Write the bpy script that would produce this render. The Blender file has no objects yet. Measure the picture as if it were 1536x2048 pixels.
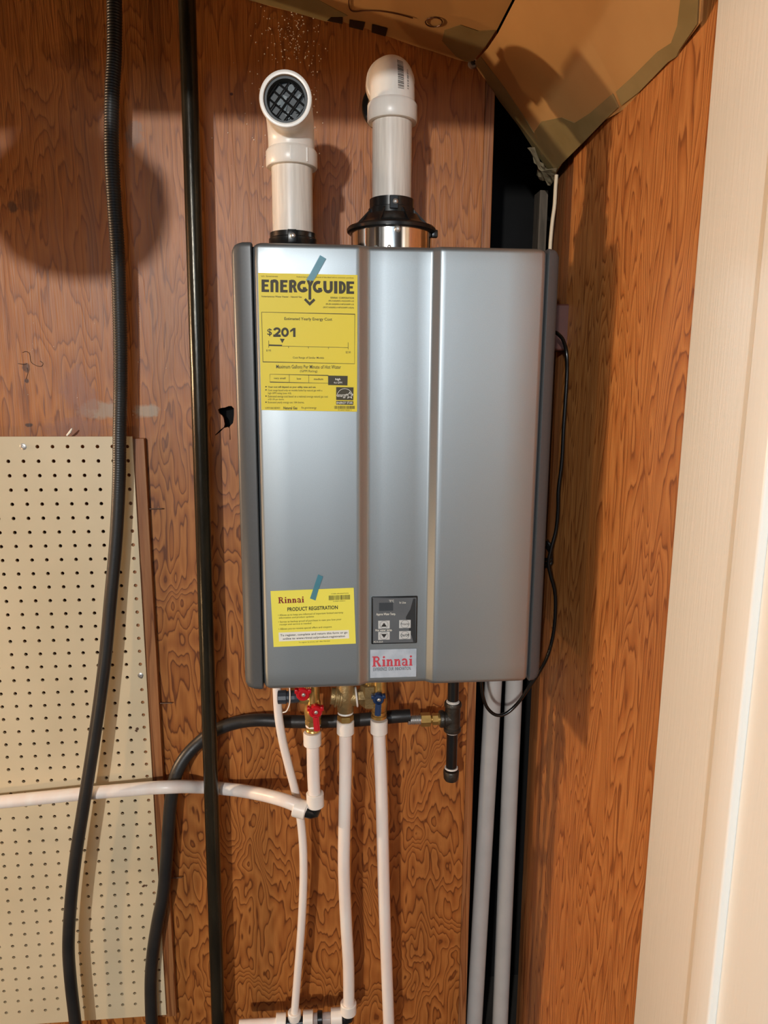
import bpy, bmesh, math, random
from mathutils import Vector, Matrix, noise
random.seed(7)
C = bpy.context.scene.collection
S = bpy.context.scene
PI = math.pi

# ------------------------------------------------------------------ camera
CX, CY, CZ = -0.1129, -1.3054, 0.1461
YAW, PITCH, ROLL, F = 0.0886, 0.1843, 0.0059, 1420.0
cy_, sy_, cp_, sp_ = math.cos(YAW), math.sin(YAW), math.cos(PITCH), math.sin(PITCH)
cf = Vector((sy_*cp_, cy_*cp_, -sp_)); cr0 = Vector((cy_, -sy_, 0)); cu0 = cr0.cross(cf)
cr = math.cos(ROLL)*cr0 + math.sin(ROLL)*cu0
cu = -math.sin(ROLL)*cr0 + math.cos(ROLL)*cu0
cam_d = bpy.data.cameras.new('camera'); cam = bpy.data.objects.new('camera', cam_d); C.objects.link(cam)
cam_d.sensor_fit = 'VERTICAL'; cam_d.sensor_height = 36.0; cam_d.lens = F/2048*36.0
cam_d.clip_start = 0.01
M = Matrix((cr, cu, -cf)).transposed().to_4x4(); M.translation = Vector((CX, CY, CZ)); cam.matrix_world = M
S.camera = cam
CO = Vector((CX, CY, CZ))

def at(px, py, Y=0.0, ax=1):
    """photo pixel -> point on the vertical plane y=Y (ax=0: plane x=Y, ax=2: plane z=Y)"""
    d = cf + (px-768)/F*cr - (py-1024)/F*cu
    return CO + d*((Y-CO[ax])/d[ax])

# ------------------------------------------------------------------ world, lights, exposure
S.view_settings.view_transform = 'Standard'; S.view_settings.look = 'None'
S.view_settings.gamma = 1.0; S.view_settings.use_curve_mapping = False
S.view_settings.exposure = -0.15
w = bpy.data.worlds.new('world'); S.world = w; w.use_nodes = True
bg = w.node_tree.nodes['Background']; bg.inputs[0].default_value = (0.55, 0.6, 0.68, 1); bg.inputs[1].default_value = 0.01

def lamp(name, kind, loc, energy, color, size, rot=None, size_y=None):
    d = bpy.data.lights.new(name, kind); d.energy = energy; d.color = color
    if kind == 'AREA':
        d.shape = 'RECTANGLE' if size_y else 'DISK'; d.size = size
        if size_y: d.size_y = size_y
    else:
        d.shadow_soft_size = size
    o = bpy.data.objects.new(name, d); C.objects.link(o); o.location = loc
    if rot: o.rotation_euler = rot
    return o
lamp('room_ceiling_bulb', 'POINT', (-1.19, -4.25, 0.93), 400, (0.96, 0.95, 0.92), 0.06)
lamp('far_closet_bulb', 'POINT', (-3.0, -0.19, 0.28), 195, (1.0, 0.75, 0.47), 0.045)
lamp('low_side_lamp', 'POINT', (-1.55, -0.95, -0.75), 15, (1.0, 0.64, 0.33), 0.03)
lamp('cool_highlight_fill', 'AREA', (-0.45, -5.15, 0.75), 30, (0.62, 0.82, 1.0), 1.2, rot=(PI/2, 0, 0), size_y=0.7)  # added cool fill, gives the heater cover its bluish highlight

# ------------------------------------------------------------------ helpers
def tagp(o, label=None, cat=None, group=None, kind=None):
    if label: o['label'] = label
    if cat: o['category'] = cat
    if group: o['group'] = group
    if kind: o['kind'] = kind
    return o

def thing(name, label, cat, loc, group=None):
    o = bpy.data.objects.new(name, None); C.objects.link(o); o.location = loc; o.empty_display_size = 0.02
    return tagp(o, label, cat, group)

def wpos(o):
    v = Vector((0, 0, 0))
    while o is not None:
        v += Vector(o.location); o = o.parent
    return v

def obj(name, bm, mat, parent=None, smooth=False, label=None, origin=None, angle=0.7):
    """bm is in world coordinates"""
    me = bpy.data.meshes.new(name)
    if smooth:
        for f in bm.faces: f.smooth = True
        for e in bm.edges:
            if len(e.link_faces) == 2 and e.calc_face_angle(0) > angle: e.smooth = False
    if parent is not None: off = wpos(parent)
    elif origin is not None: off = Vector(origin)
    else:
        xs = [v.co for v in bm.verts]
        off = Vector(((min(v.x for v in xs)+max(v.x for v in xs))/2, (min(v.y for v in xs)+max(v.y for v in xs))/2, min(v.z for v in xs)))
    bmesh.ops.translate(bm, verts=bm.verts, vec=-off)
    bm.to_mesh(me); bm.free()
    o = bpy.data.objects.new(name, me); C.objects.link(o)
    for m in (mat if isinstance(mat, (list, tuple)) else [mat]): me.materials.append(m)
    if parent is not None: o.parent = parent
    else: o.location = off
    if label: o['label'] = label
    return o

def nb(): return bmesh.new()

def box(bm, x0, x1, y0, y1, z0, z1, bevel=0, seg=2, mi=0):
    n0 = len(bm.verts)
    r = bmesh.ops.create_cube(bm, size=1.0)
    vs = r['verts']
    for v in vs:
        v.co = Vector(((x0+x1)/2+v.co.x*(x1-x0), (y0+y1)/2+v.co.y*(y1-y0), (z0+z1)/2+v.co.z*(z1-z0)))
    if mi:
        for f in {f for v in vs for f in v.link_faces}: f.material_index = mi
    if bevel:
        es = list({e for v in vs for e in v.link_edges})
        bmesh.ops.bevel(bm, geom=es, offset=bevel, segments=seg, affect='EDGES', profile=0.5)
    return bm

def basis(a):
    a = a.normalized()
    t = Vector((0, 0, 1)) if abs(a.z) < 0.9 else Vector((0, 1, 0))
    u = a.cross(t).normalized(); v = a.cross(u).normalized()
    return u, v

def lathe(bm, org, axis, prof, seg=32, capa=True, capb=True):
    """prof: list of (distance along axis, radius)"""
    org = Vector(org); axis = Vector(axis).normalized(); u, v = basis(axis)
    rings = []
    for d, r in prof:
        rings.append([bm.verts.new(org+axis*d+(u*math.cos(2*PI*k/seg)+v*math.sin(2*PI*k/seg))*r) for k in range(seg)])
    for a, b in zip(rings, rings[1:]):
        for k in range(seg):
            bm.faces.new((a[k], a[(k+1) % seg], b[(k+1) % seg], b[k]))
    if capa: bm.faces.new(rings[0])
    if capb: bm.faces.new(rings[-1])
    bmesh.ops.recalc_face_normals(bm, faces=bm.faces)
    return bm

def spline(pts, n=8):
    P = [Vector(p) for p in pts]
    P = [P[0]*2-P[1]] + P + [P[-1]*2-P[-2]]
    out = []
    for i in range(1, len(P)-2):
        for k in range(n):
            t = k/n
            a, b, c, d = P[i-1], P[i], P[i+1], P[i+2]
            out.append(0.5*((2*b)+(c-a)*t+(2*a-5*b+4*c-d)*t*t+(3*b-a-3*c+d)*t**3))
    out.append(P[-2].copy())
    return out

def resample(pts, step):
    out = [pts[0].copy()]; acc = 0
    for a, b in zip(pts, pts[1:]):
        L = (b-a).length
        if L < 1e-9: continue
        d = step-acc
        while d <= L:
            out.append(a+(b-a)*(d/L)); d += step
        acc = (acc+L) % step if True else 0
        acc = L-(d-step)
    out.append(pts[-1].copy())
    return out

def tube(bm, pts, r, seg=14, cap=True):
    """sweep a circle along pts; r number or function(i, n)"""
    pts = [Vector(p) for p in pts]; n = len(pts); rings = []
    t0 = (pts[1]-pts[0]).normalized(); u, v = basis(t0); up = u
    for i in range(n):
        t = (pts[min(i+1, n-1)]-pts[max(i-1, 0)]).normalized()
        up = (up-t*up.dot(t)).normalized(); w_ = t.cross(up)
        rr = r(i, n) if callable(r) else r
        rings.append([bm.verts.new(pts[i]+(up*math.cos(2*PI*k/seg)+w_*math.sin(2*PI*k/seg))*rr) for k in range(seg)])
    for a, b in zip(rings, rings[1:]):
        for k in range(seg): bm.faces.new((a[k], a[(k+1) % seg], b[(k+1) % seg], b[k]))
    if cap: bm.faces.new(rings[0]); bm.faces.new(rings[-1])
    bmesh.ops.recalc_face_normals(bm, faces=bm.faces)
    return bm

def ngon_prism(bm, pts, off):
    """pts polygon (3D), thickened by vector off"""
    off = Vector(off)
    a = [bm.verts.new(Vector(p)) for p in pts]; b = [bm.verts.new(Vector(p)+off) for p in pts]
    n = len(a)
    f1 = bm.faces.new(a); f2 = bm.faces.new(b[::-1])
    for i in range(n): bm.faces.new((a[i], a[(i+1) % n], b[(i+1) % n], b[i]))
    bmesh.ops.recalc_face_normals(bm, faces=bm.faces)
    bmesh.ops.triangulate(bm, faces=[f for f in bm.faces if len(f.verts) > 4])
    return bm

def plate_with_holes(outer, holes, y0, y1):
    """2D (x,z) outline with polygonal holes, extruded between y0 and y1, via a filled 2D curve"""
    cd = bpy.data.curves.new('tmp', 'CURVE'); cd.dimensions = '2D'; cd.fill_mode = 'BOTH'; cd.extrude = abs(y1-y0)/2
    for poly in [outer]+holes:
        sp = cd.splines.new('POLY'); sp.points.add(len(poly)-1); sp.use_cyclic_u = True
        for p, (x, z) in zip(sp.points, poly): p.co = (x, z, 0, 1)
    o = bpy.data.objects.new('tmp', cd); C.objects.link(o)
    dg = bpy.context.evaluated_depsgraph_get(); dg.update()
    me = bpy.data.meshes.new_from_object(o.evaluated_get(dg))
    bm = nb(); bm.from_mesh(me); bpy.data.meshes.remove(me)
    bpy.data.objects.remove(o); bpy.data.curves.remove(cd)
    ym = (y0+y1)/2
    for v in bm.verts: v.co = Vector((v.co.x, ym-v.co.z, v.co.y))
    bmesh.ops.recalc_face_normals(bm, faces=bm.faces)
    return bm

# ------------------------------------------------------------------ materials
def lin(c):
    c /= 255.0
    return c/12.92 if c <= 0.04045 else ((c+0.055)/1.055)**2.4
def rgb(r, g, b): return (lin(r), lin(g), lin(b), 1)

def nodes(name):
    m = bpy.data.materials.new(name); m.use_nodes = True
    nt = m.node_tree; return m, nt, nt.nodes['Principled BSDF']

def ramp(nt, stops, interp='LINEAR'):
    r = nt.nodes.new('ShaderNodeValToRGB'); e = r.color_ramp.elements; r.color_ramp.interpolation = interp
    while len(e) > 1: e.remove(e[-1])
    e[0].position, e[0].color = stops[0]
    for p, c in stops[1:]:
        q = e.new(p); q.color = c
    return r

def mat(name, col, rough=0.5, metal=0.0, vary=0.0, vscale=30, bump=0.0, bscale=200, coat=0, stretch=(1, 1, 1), sss=0, spec=0.5, col2=None):
    m, nt, b = nodes(name); L = nt.links
    b.inputs['Base Color'].default_value = col; b.inputs['Roughness'].default_value = rough; b.inputs['Metallic'].default_value = metal
    b.inputs['Specular IOR Level'].default_value = spec
    if coat: b.inputs['Coat Weight'].default_value = coat; b.inputs['Coat Roughness'].default_value = 0.15
    if sss: b.inputs['Subsurface Weight'].default_value = sss; b.inputs['Subsurface Radius'].default_value = (.01, .008, .006)
    tc = nt.nodes.new('ShaderNodeTexCoord'); mp = nt.nodes.new('ShaderNodeMapping'); mp.inputs['Scale'].default_value = stretch
    L.new(tc.outputs['Object'], mp.inputs[0])
    if vary or col2:
        n = nt.nodes.new('ShaderNodeTexNoise'); n.inputs['Scale'].default_value = vscale; n.inputs['Detail'].default_value = 4
        L.new(mp.outputs[0], n.inputs['Vector'])
        c2 = col2 if col2 else tuple(max(0, c*(1-vary)) for c in col[:3])+(1,)
        r = ramp(nt, [(0.35, c2), (0.65, col)]); L.new(n.outputs[0], r.inputs[0]); L.new(r.outputs[0], b.inputs['Base Color'])
    if bump:
        n = nt.nodes.new('ShaderNodeTexNoise'); n.inputs['Scale'].default_value = bscale; n.inputs['Detail'].default_value = 3
        L.new(mp.outputs[0], n.inputs['Vector'])
        bp = nt.nodes.new('ShaderNodeBump'); bp.inputs['Strength'].default_value = bump; bp.inputs['Distance'].default_value = 0.002
        L.new(n.outputs[0], bp.inputs['Height']); L.new(bp.outputs[0], b.inputs['Normal'])
    return m

def plywood(name, light, mid, dark, sc, rings=13.0, dist=0.7, lines=0.9, rough=0.45, stains=(), offs=(0, 0, 0), zig=2.6, calm=0.0, streak=0.25):
    """rotary-cut fir: contour lines of a stretched noise field, fine vertical pores, optional stains ((x,z,rx,rz,colour,amount),...)"""
    m, nt, b = nodes(name); L = nt.links
    tc = nt.nodes.new('ShaderNodeTexCoord')
    mp = nt.nodes.new('ShaderNodeMapping'); mp.inputs['Scale'].default_value = sc; mp.inputs['Location'].default_value = offs
    src = tc.outputs['Object']
    if calm:   # the grain stretches out on the upper half of the sheet
        s0 = nt.nodes.new('ShaderNodeSeparateXYZ'); L.new(src, s0.inputs[0])
        q1 = nt.nodes.new('ShaderNodeMath'); q1.operation = 'MAXIMUM'; L.new(s0.outputs[2], q1.inputs[0]); q1.inputs[1].default_value = -0.05
        q2 = nt.nodes.new('ShaderNodeMath'); q2.operation = 'MULTIPLY_ADD'; L.new(q1.outputs[0], q2.inputs[0]); q2.inputs[1].default_value = -0.5; L.new(s0.outputs[2], q2.inputs[2])
        c0_ = nt.nodes.new('ShaderNodeCombineXYZ'); L.new(s0.outputs[0], c0_.inputs[0]); L.new(s0.outputs[1], c0_.inputs[1]); L.new(q2.outputs[0], c0_.inputs[2]); src = c0_.outputs[0]
    L.new(src, mp.inputs[0])
    n = nt.nodes.new('ShaderNodeTexNoise'); n.inputs['Scale'].default_value = 1; n.inputs['Detail'].default_value = 2.2; n.inputs['Roughness'].default_value = 0.42
    n.inputs['Distortion'].default_value = dist; L.new(mp.outputs[0], n.inputs['Vector'])
    # jagged wiggle that follows vertical pores
    mp2 = nt.nodes.new('ShaderNodeMapping'); mp2.inputs['Scale'].default_value = (90, 90, 9); L.new(tc.outputs['Object'], mp2.inputs[0])
    n2 = nt.nodes.new('ShaderNodeTexNoise'); n2.inputs['Scale'].default_value = 1; n2.inputs['Detail'].default_value = 3; L.new(mp2.outputs[0], n2.inputs['Vector'])
    ma = nt.nodes.new('ShaderNodeMath'); ma.operation = 'MULTIPLY_ADD'; L.new(n.outputs[0], ma.inputs[0]); ma.inputs[1].default_value = rings
    mb = nt.nodes.new('ShaderNodeMath'); mb.operation = 'MULTIPLY'; L.new(n2.outputs[0], mb.inputs[0]); mb.inputs[1].default_value = 0.35
    mp5 = nt.nodes.new('ShaderNodeMapping'); mp5.inputs['Scale'].default_value = (50, 50, 7); L.new(tc.outputs['Object'], mp5.inputs[0])
    n5 = nt.nodes.new('ShaderNodeTexNoise'); n5.inputs['Scale'].default_value = 1; n5.inputs['Detail'].default_value = 1.5; L.new(mp5.outputs[0], n5.inputs['Vector'])
    mc = nt.nodes.new('ShaderNodeMath'); mc.operation = 'MULTIPLY_ADD'; L.new(n5.outputs[0], mc.inputs[0]); mc.inputs[1].default_value = zig; L.new(mb.outputs[0], mc.inputs[2])
    L.new(mc.outputs[0], ma.inputs[2])
    fr = nt.nodes.new('ShaderNodeMath'); fr.operation = 'FRACT'; L.new(ma.outputs[0], fr.inputs[0])
    def mx(a, b_, t): return tuple(a[i]*(1-t)+b_[i]*t for i in range(3))+(1,)
    dk = mx(mid, dark, lines)
    r = ramp(nt, [(0.0, mx(light, mid, .5)), (0.12, light), (0.5, mx(light, mid, .6)), (0.78, mid), (0.90, dk), (0.95, dk), (1.0, mx(light, mid, .5))])
    L.new(fr.outputs[0], r.inputs[0])
    base_out = r.outputs[0]
    if calm:
        mr = nt.nodes.new('ShaderNodeMapRange'); mr.inputs['From Min'].default_value = -0.15; mr.inputs['From Max'].default_value = 0.25; mr.inputs['To Max'].default_value = calm
        s1 = nt.nodes.new('ShaderNodeSeparateXYZ'); L.new(tc.outputs['Object'], s1.inputs[0]); L.new(s1.outputs[2], mr.inputs[0])
        mk = nt.nodes.new('ShaderNodeMixRGB'); L.new(mr.outputs[0], mk.inputs[0]); L.new(r.outputs[0], mk.inputs[1]); mk.inputs[2].default_value = mx(light, mid, .45); base_out = mk.outputs[0]
    # broad tone variation
    n3 = nt.nodes.new('ShaderNodeTexNoise'); n3.inputs['Scale'].default_value = 3.0; n3.inputs['Detail'].default_value = 3; L.new(tc.outputs['Object'], n3.inputs['Vector'])
    mixb = nt.nodes.new('ShaderNodeMixRGB'); mixb.blend_type = 'MULTIPLY'; mixb.inputs[0].default_value = 0.5
    r3 = ramp(nt, [(0.3, (0.72, 0.66, 0.6, 1)), (0.7, (1.1, 1.08, 1.05, 1))]); L.new(n3.outputs[0], r3.inputs[0])
    L.new(base_out, mixb.inputs[1]); L.new(r3.outputs[0], mixb.inputs[2])
    # pores
    mp4 = nt.nodes.new('ShaderNodeMapping'); mp4.inputs['Scale'].default_value = (420, 420, 14); L.new(tc.outputs['Object'], mp4.inputs[0])
    n4 = nt.nodes.new('ShaderNodeTexNoise'); n4.inputs['Scale'].default_value = 1; n4.inputs['Detail'].default_value = 2; L.new(mp4.outputs[0], n4.inputs['Vector'])
    r4 = ramp(nt, [(0.35, (0.7, 0.66, 0.6, 1)), (0.55, (1, 1, 1, 1))]); L.new(n4.outputs[0], r4.inputs[0])
    mixp = nt.nodes.new('ShaderNodeMixRGB'); mixp.blend_type = 'MULTIPLY'; mixp.inputs[0].default_value = streak
    L.new(mixb.outputs[0], mixp.inputs[1]); L.new(r4.outputs[0], mixp.inputs[2])
    last = mixp.outputs[0]
    sep = nt.nodes.new('ShaderNodeSeparateXYZ'); L.new(tc.outputs['Object'], sep.inputs[0])
    nj = nt.nodes.new('ShaderNodeTexNoise'); nj.inputs['Scale'].default_value = 38; nj.inputs['Detail'].default_value = 6; nj.inputs['Roughness'].default_value = 0.65; L.new(tc.outputs['Object'], nj.inputs['Vector'])
    def M(op, a, b_):
        q = nt.nodes.new('ShaderNodeMath'); q.operation = op
        for i, x in enumerate((a, b_)):
            if isinstance(x, (int, float)): q.inputs[i].default_value = x
            elif x is not None: L.new(x, q.inputs[i])
        return q.outputs[0]
    for (x, z, rx, rz, col, amt, *jag) in stains:
        jg = jag[0] if jag else 1.4
        dx = M('DIVIDE', M('SUBTRACT', sep.outputs[0], x), rx); dz = M('DIVIDE', M('SUBTRACT', sep.outputs[2], z), rz)
        d = M('SQRT', M('ADD', M('MULTIPLY', dx, dx), M('MULTIPLY', dz, dz)), None)
        d = M('ADD', d, M('MULTIPLY', M('SUBTRACT', nj.outputs[0], 0.5), jg*1.6))
        rr = ramp(nt, [(0.62, (amt,)*3+(1,)), (1.0, (0, 0, 0, 1))]); L.new(d, rr.inputs[0])
        mm = nt.nodes.new('ShaderNodeMixRGB'); L.new(rr.outputs[0], mm.inputs[0]); L.new(last, mm.inputs[1]); mm.inputs[2].default_value = col
        last = mm.outputs[0]
    L.new(last, b.inputs['Base Color'])
    b.inputs['Roughness'].default_value = rough
    bp = nt.nodes.new('ShaderNodeBump'); bp.inputs['Strength'].default_value = 0.35; bp.inputs['Distance'].default_value = 0.0012
    h = M('ADD', M('MULTIPLY', fr.outputs[0], -0.5), n4.outputs[0]); L.new(h, bp.inputs['Height']); L.new(bp.outputs[0], b.inputs['Normal'])
    return m

W1 = at(152, 300)
def stain(px, py, rpx, rpy, col, amt, jag=1.4):
    p = at(px, py); q = at(px+rpx, py); r_ = at(px, py+rpy)
    return (p.x, p.z, abs(q.x-p.x), abs(r_.z-p.z), col, amt, jag)
m_ply_back = plywood('fir_plywood', rgb(184, 117, 56), rgb(158, 92, 38), rgb(102, 50, 15), (8.5, 8.5, 4.6), rings=18, dist=0.6, lines=0.85, zig=4.2, calm=0.42,
    stains=[stain(268, 272, 18, 40, rgb(126, 104, 88), .55, 2.2), stain(200, 820, 62, 20, rgb(160, 140, 120), .8), stain(290, 822, 30, 15, rgb(168, 150, 128), .8),
            stain(160, 790, 40, 60, rgb(146, 92, 66), .7), stain(150, 855, 80, 22, rgb(142, 90, 66), .6), stain(26, 416, 10, 14, rgb(60, 45, 35), .7),
            stain(60, 400, 30, 30, rgb(96, 56, 30), .5), stain(52, 735, 8, 10, rgb(70, 36, 18), .8), stain(54, 762, 5, 5, rgb(60, 30, 16), .9),
            stain(58, 850, 10, 4, rgb(50, 24, 12), .9), stain(150, 110, 60, 40, rgb(110, 60, 28), .4), stain(462, 188, 5, 4, rgb(60, 20, 12), .9)])
m_ply_right = plywood('fir_plywood_straight', rgb(196, 132, 72), rgb(172, 106, 50), rgb(122, 66, 26), (17, 17, 2.3), rings=20, dist=0.35, zig=1.6, lines=0.7, rough=0.5, streak=0.35)
m_stud = plywood('fir_stud', rgb(172, 116, 70), rgb(154, 94, 50), rgb(104, 56, 26), (40, 40, 1.6), rings=7, dist=0.2, zig=0, lines=0.6, rough=0.5, streak=0.5)
m_stud_grey = mat('weathered_stud', rgb(110, 96, 80), 0.8, vary=0.5, vscale=12, stretch=(8, 8, 1))
m_void = mat('unlit_void_black', rgb(12, 11, 11), 0.95, vary=0.3)  # black colour stands in for the unlit depth of gap and hole
m_silver = mat('silver_metallic_paint', (0.39, 0.43, 0.45, 1), 0.42, metal=0.86, vary=0.06, vscale=900, bump=0.05, bscale=1500)
m_dgrey = mat('dark_grey_plastic', rgb(92, 95, 97), 0.38, metal=0.35, vary=0.05, vscale=300)
m_black = mat('black_plastic', rgb(24, 25, 26), 0.28, vary=0.2)
m_seam = mat('black_gasket', rgb(14, 14, 16), 0.7, vary=0.1)
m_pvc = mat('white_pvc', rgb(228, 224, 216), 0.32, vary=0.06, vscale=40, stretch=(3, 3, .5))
m_pvc_dirty = mat('smudged_white_pvc', rgb(226, 220, 210), 0.36, col2=rgb(206, 198, 188), vscale=22, stretch=(9, 9, .55))
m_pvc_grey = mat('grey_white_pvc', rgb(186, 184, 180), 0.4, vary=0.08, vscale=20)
m_print = mat('black_print', rgb(34, 32, 30), 0.6, vary=0.05)
m_chrome = mat('polished_steel', (0.86, 0.84, 0.8, 1), 0.13, metal=1.0, vary=0.04, vscale=60, stretch=(1, 1, 9))
m_screw = mat('zinc_screw', (0.6, 0.58, 0.55, 1), 0.4, metal=0.8, vary=0.2)
m_brass = mat('brass', rgb(206, 168, 98), 0.32, metal=0.75, vary=0.25, vscale=60)
m_bronze = mat('cast_brass', rgb(168, 140, 94), 0.42, metal=0.6, vary=0.3, vscale=50, bump=0.3, bscale=300)
m_red = mat('red_plastic', rgb(196, 24, 34), 0.3, vary=0.1)
m_blue = mat('blue_plastic', rgb(28, 52, 92), 0.35, vary=0.15)
m_pex = mat('white_pex', rgb(238, 232, 226), 0.34, col2=rgb(234, 222, 214), vscale=14, stretch=(3, 3, .6), sss=0.15)
m_pexring = mat('pex_ring_plastic', rgb(236, 230, 222), 0.38, vary=0.05, sss=0.1)
m_teflon = mat('white_thread_tape', rgb(236, 232, 224), 0.6, vary=0.08, vscale=200)
m_blacksteel = mat('oiled_black_steel', rgb(58, 52, 40), 0.25, metal=0.5, col2=rgb(38, 34, 26), vscale=18, stretch=(2, 2, .4), bump=0.15, bscale=90)
m_iron = mat('malleable_iron', rgb(78, 74, 68), 0.42, metal=0.7, vary=0.35, vscale=60, bump=0.35, bscale=260)
m_rubber = mat('black_rubber_jacket', rgb(30, 30, 31), 0.42, col2=rgb(42, 40, 38), vscale=14, bump=0.1, bscale=150)
m_cord = mat('black_cord_vinyl', rgb(16, 16, 16), 0.22, vary=0.2)
m_peg = mat('cream_pegboard', rgb(218, 200, 166), 0.42, col2=rgb(208, 190, 156), vscale=5)
m_card = mat('brown_cardboard', rgb(188, 146, 90), 0.72, col2=rgb(176, 132, 78), vscale=5, bump=0.08, bscale=90, stretch=(1, 1, 1))
m_card_edge = mat('cardboard_edge', rgb(90, 62, 34), 0.9, vary=0.3)
m_ptape = mat('olive_packing_tape', rgb(150, 132, 90), 0.16, col2=rgb(136, 118, 78), vscale=12, bump=0.12, bscale=50)
m_foil = mat('crumpled_tape', rgb(160, 146, 116), 0.12, vary=0.3, vscale=60, bump=0.9, bscale=60)
m_white = mat('white_gloss_paint', rgb(240, 242, 238), 0.3, col2=rgb(235, 237, 232), vscale=4, bump=0.12, bscale=260, stretch=(1, 1, .05))
m_room = mat('room_wall_paint', rgb(64, 62, 60), 0.8, vary=0.04, vscale=2)
m_roomdk = mat('dark_brown_panelling', rgb(74, 50, 36), 0.7, vary=0.1, vscale=2)
m_floor = mat('concrete_floor', rgb(66, 62, 58), 0.8, vary=0.3, vscale=6)
m_cable = mat('cream_cable', rgb(226, 208, 176), 0.45, vary=0.06)
m_boxbrown = mat('brown_outlet_box', rgb(88, 44, 34), 0.5, vary=0.3)
m_redlamp = mat('dull_red_plastic', rgb(128, 40, 34), 0.4, vary=0.1)
m_yellow = mat('yellow_paper', rgb(236, 214, 40), 0.5, vary=0.02, vscale=9)
m_lemon = mat('pale_yellow_card', rgb(250, 238, 92), 0.5, vary=0.02, vscale=9)
m_ink = mat('dark_ink', rgb(62, 56, 34), 0.6, vary=0.04)
m_inkred = mat('dark_red_ink', rgb(140, 24, 28), 0.6, vary=0.04)
m_logo = mat('red_logo_ink', rgb(206, 70, 84), 0.5, vary=0.04)
m_paper = mat('white_paper', rgb(246, 244, 232), 0.5, vary=0.02)
m_film = mat('bubbled_clear_film', rgb(196, 206, 216), 0.18, col2=rgb(176, 188, 200), vscale=55)
m_panel = mat('grey_membrane_panel', rgb(104, 108, 112), 0.22, vary=0.08, vscale=30)
m_paneldk = mat('dark_membrane', rgb(60, 62, 64), 0.18, vary=0.1)
m_display = mat('display_window', rgb(72, 77, 82), 0.1, vary=0.05)
m_button = mat('pale_button', rgb(206, 208, 206), 0.35, vary=0.03)
m_buttong = mat('button_grey', rgb(140, 142, 142), 0.35, vary=0.03)
m_screen_grey = mat('grey_grille_plastic', rgb(50, 56, 58), 0.5, vary=0.15)
m_speck = mat('pale_foam_specks', rgb(240, 226, 204), 0.7, vary=0.2)
m_nail = mat('rusty_nail', rgb(120, 90, 70), 0.5, metal=0.6, vary=0.4)
m_bktape = mat('black_tape', rgb(34, 24, 18), 0.5, vary=0.2)
m_blk = mat('dark_blocker_enamel', rgb(60, 56, 50), 0.5, vary=0.1)

def translucent(name, col, alpha, rough=0.3):
    m, nt, b = nodes(name)
    b.inputs['Base Color'].default_value = col; b.inputs['Roughness'].default_value = rough; b.inputs['Alpha'].default_value = alpha
    tc = nt.nodes.new('ShaderNodeTexCoord'); n = nt.nodes.new('ShaderNodeTexNoise'); n.inputs['Scale'].default_value = 60
    nt.links.new(tc.outputs['Object'], n.inputs['Vector'])
    r = ramp(nt, [(0.3, tuple(c*.9 for c in col[:3])+(1,)), (0.7, col)]); nt.links.new(n.outputs[0], r.inputs[0]); nt.links.new(r.outputs[0], b.inputs['Base Color'])
    return m
m_btape = translucent('blue_painters_tape', rgb(92, 162, 182), 0.62)
m_glassring = translucent('clear_plastic', rgb(200, 196, 196), 0.55, 0.1)

# ------------------------------------------------------------------ structure
FZ, CZL = -1.42, 1.2     # floor, ceiling
XP, XS = 0.1725, 0.1905   # right edge of the back plywood, right edge of the strip beside it
XR = 0.318                # right wall face
def struct(name, bm, m, label=None, parent=None, smooth=False):
    o = obj(name, bm, m, parent, smooth, origin=(0, 0, 0))
    if parent is None: o['kind'] = 'structure'
    if label: o['label'] = label
    return o

# back wall plywood with the broken-out hole beside the heater
hp = [(436, 819), (441, 816), (450, 815), (457, 812), (463, 812), (468, 817), (468, 829), (467, 840), (466, 846), (462, 850), (459, 854), (460, 858), (461, 879), (459.5, 880), (459, 857), (456, 854), (448, 856), (440, 864), (431, 871), (430, 870), (440, 860), (448, 854), (449, 848), (447, 836), (444, 831), (438, 826)]
hole = [(at(x, y).x, at(x, y).z) for x, y in hp]
bm = plate_with_holes([(-3.4, FZ), (XP, FZ), (XP, CZL), (-3.4, CZL)], [hole], 0.0, 0.012)
wall_back = struct('wall_back', bm, m_ply_back, 'brown fir plywood back wall with dark wavy grain')
bm = nb(); box(bm, -0.34, -0.22, 0.03, 0.034, 0.0, 0.15); struct('trim_hole_dark', bm, m_void)  # black sheet behind the hole, its darkness put into the colour
bm = nb(); box(bm, XP+0.0012, XS, 0.0025, 0.04, FZ, CZL, 0.0012); struct('trim_1', bm, m_stud, 'rough narrow wood strip at the right edge of the back plywood')
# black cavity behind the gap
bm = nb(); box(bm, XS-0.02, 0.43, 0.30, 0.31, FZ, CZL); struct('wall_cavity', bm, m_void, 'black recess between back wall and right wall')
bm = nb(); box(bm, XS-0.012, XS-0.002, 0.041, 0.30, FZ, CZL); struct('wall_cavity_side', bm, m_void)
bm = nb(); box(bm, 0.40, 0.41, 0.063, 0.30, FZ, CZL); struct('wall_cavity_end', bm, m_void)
bm = nb(); box(bm, 0.306, 0.322, 0.10, 0.138, -0.05, at(1085, 380, .1).z, 0.001); struct('trim_2', bm, m_stud_grey, 'greyish weathered stud inside the dark gap')
# right wall: exposed stud, plywood edge, plywood
bm = nb(); box(bm, XR+0.004, XR+0.042, -0.046, 0.062, FZ, CZL, 0.0015); struct('trim_3', bm, m_stud, 'exposed wall stud beside the right plywood panel')
bm = nb(); box(bm, XR, XR+0.012, -0.62, -0.0465, FZ, CZL); struct('wall_right', bm, m_ply_right, 'orange brown fir plywood wall on the right')
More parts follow.
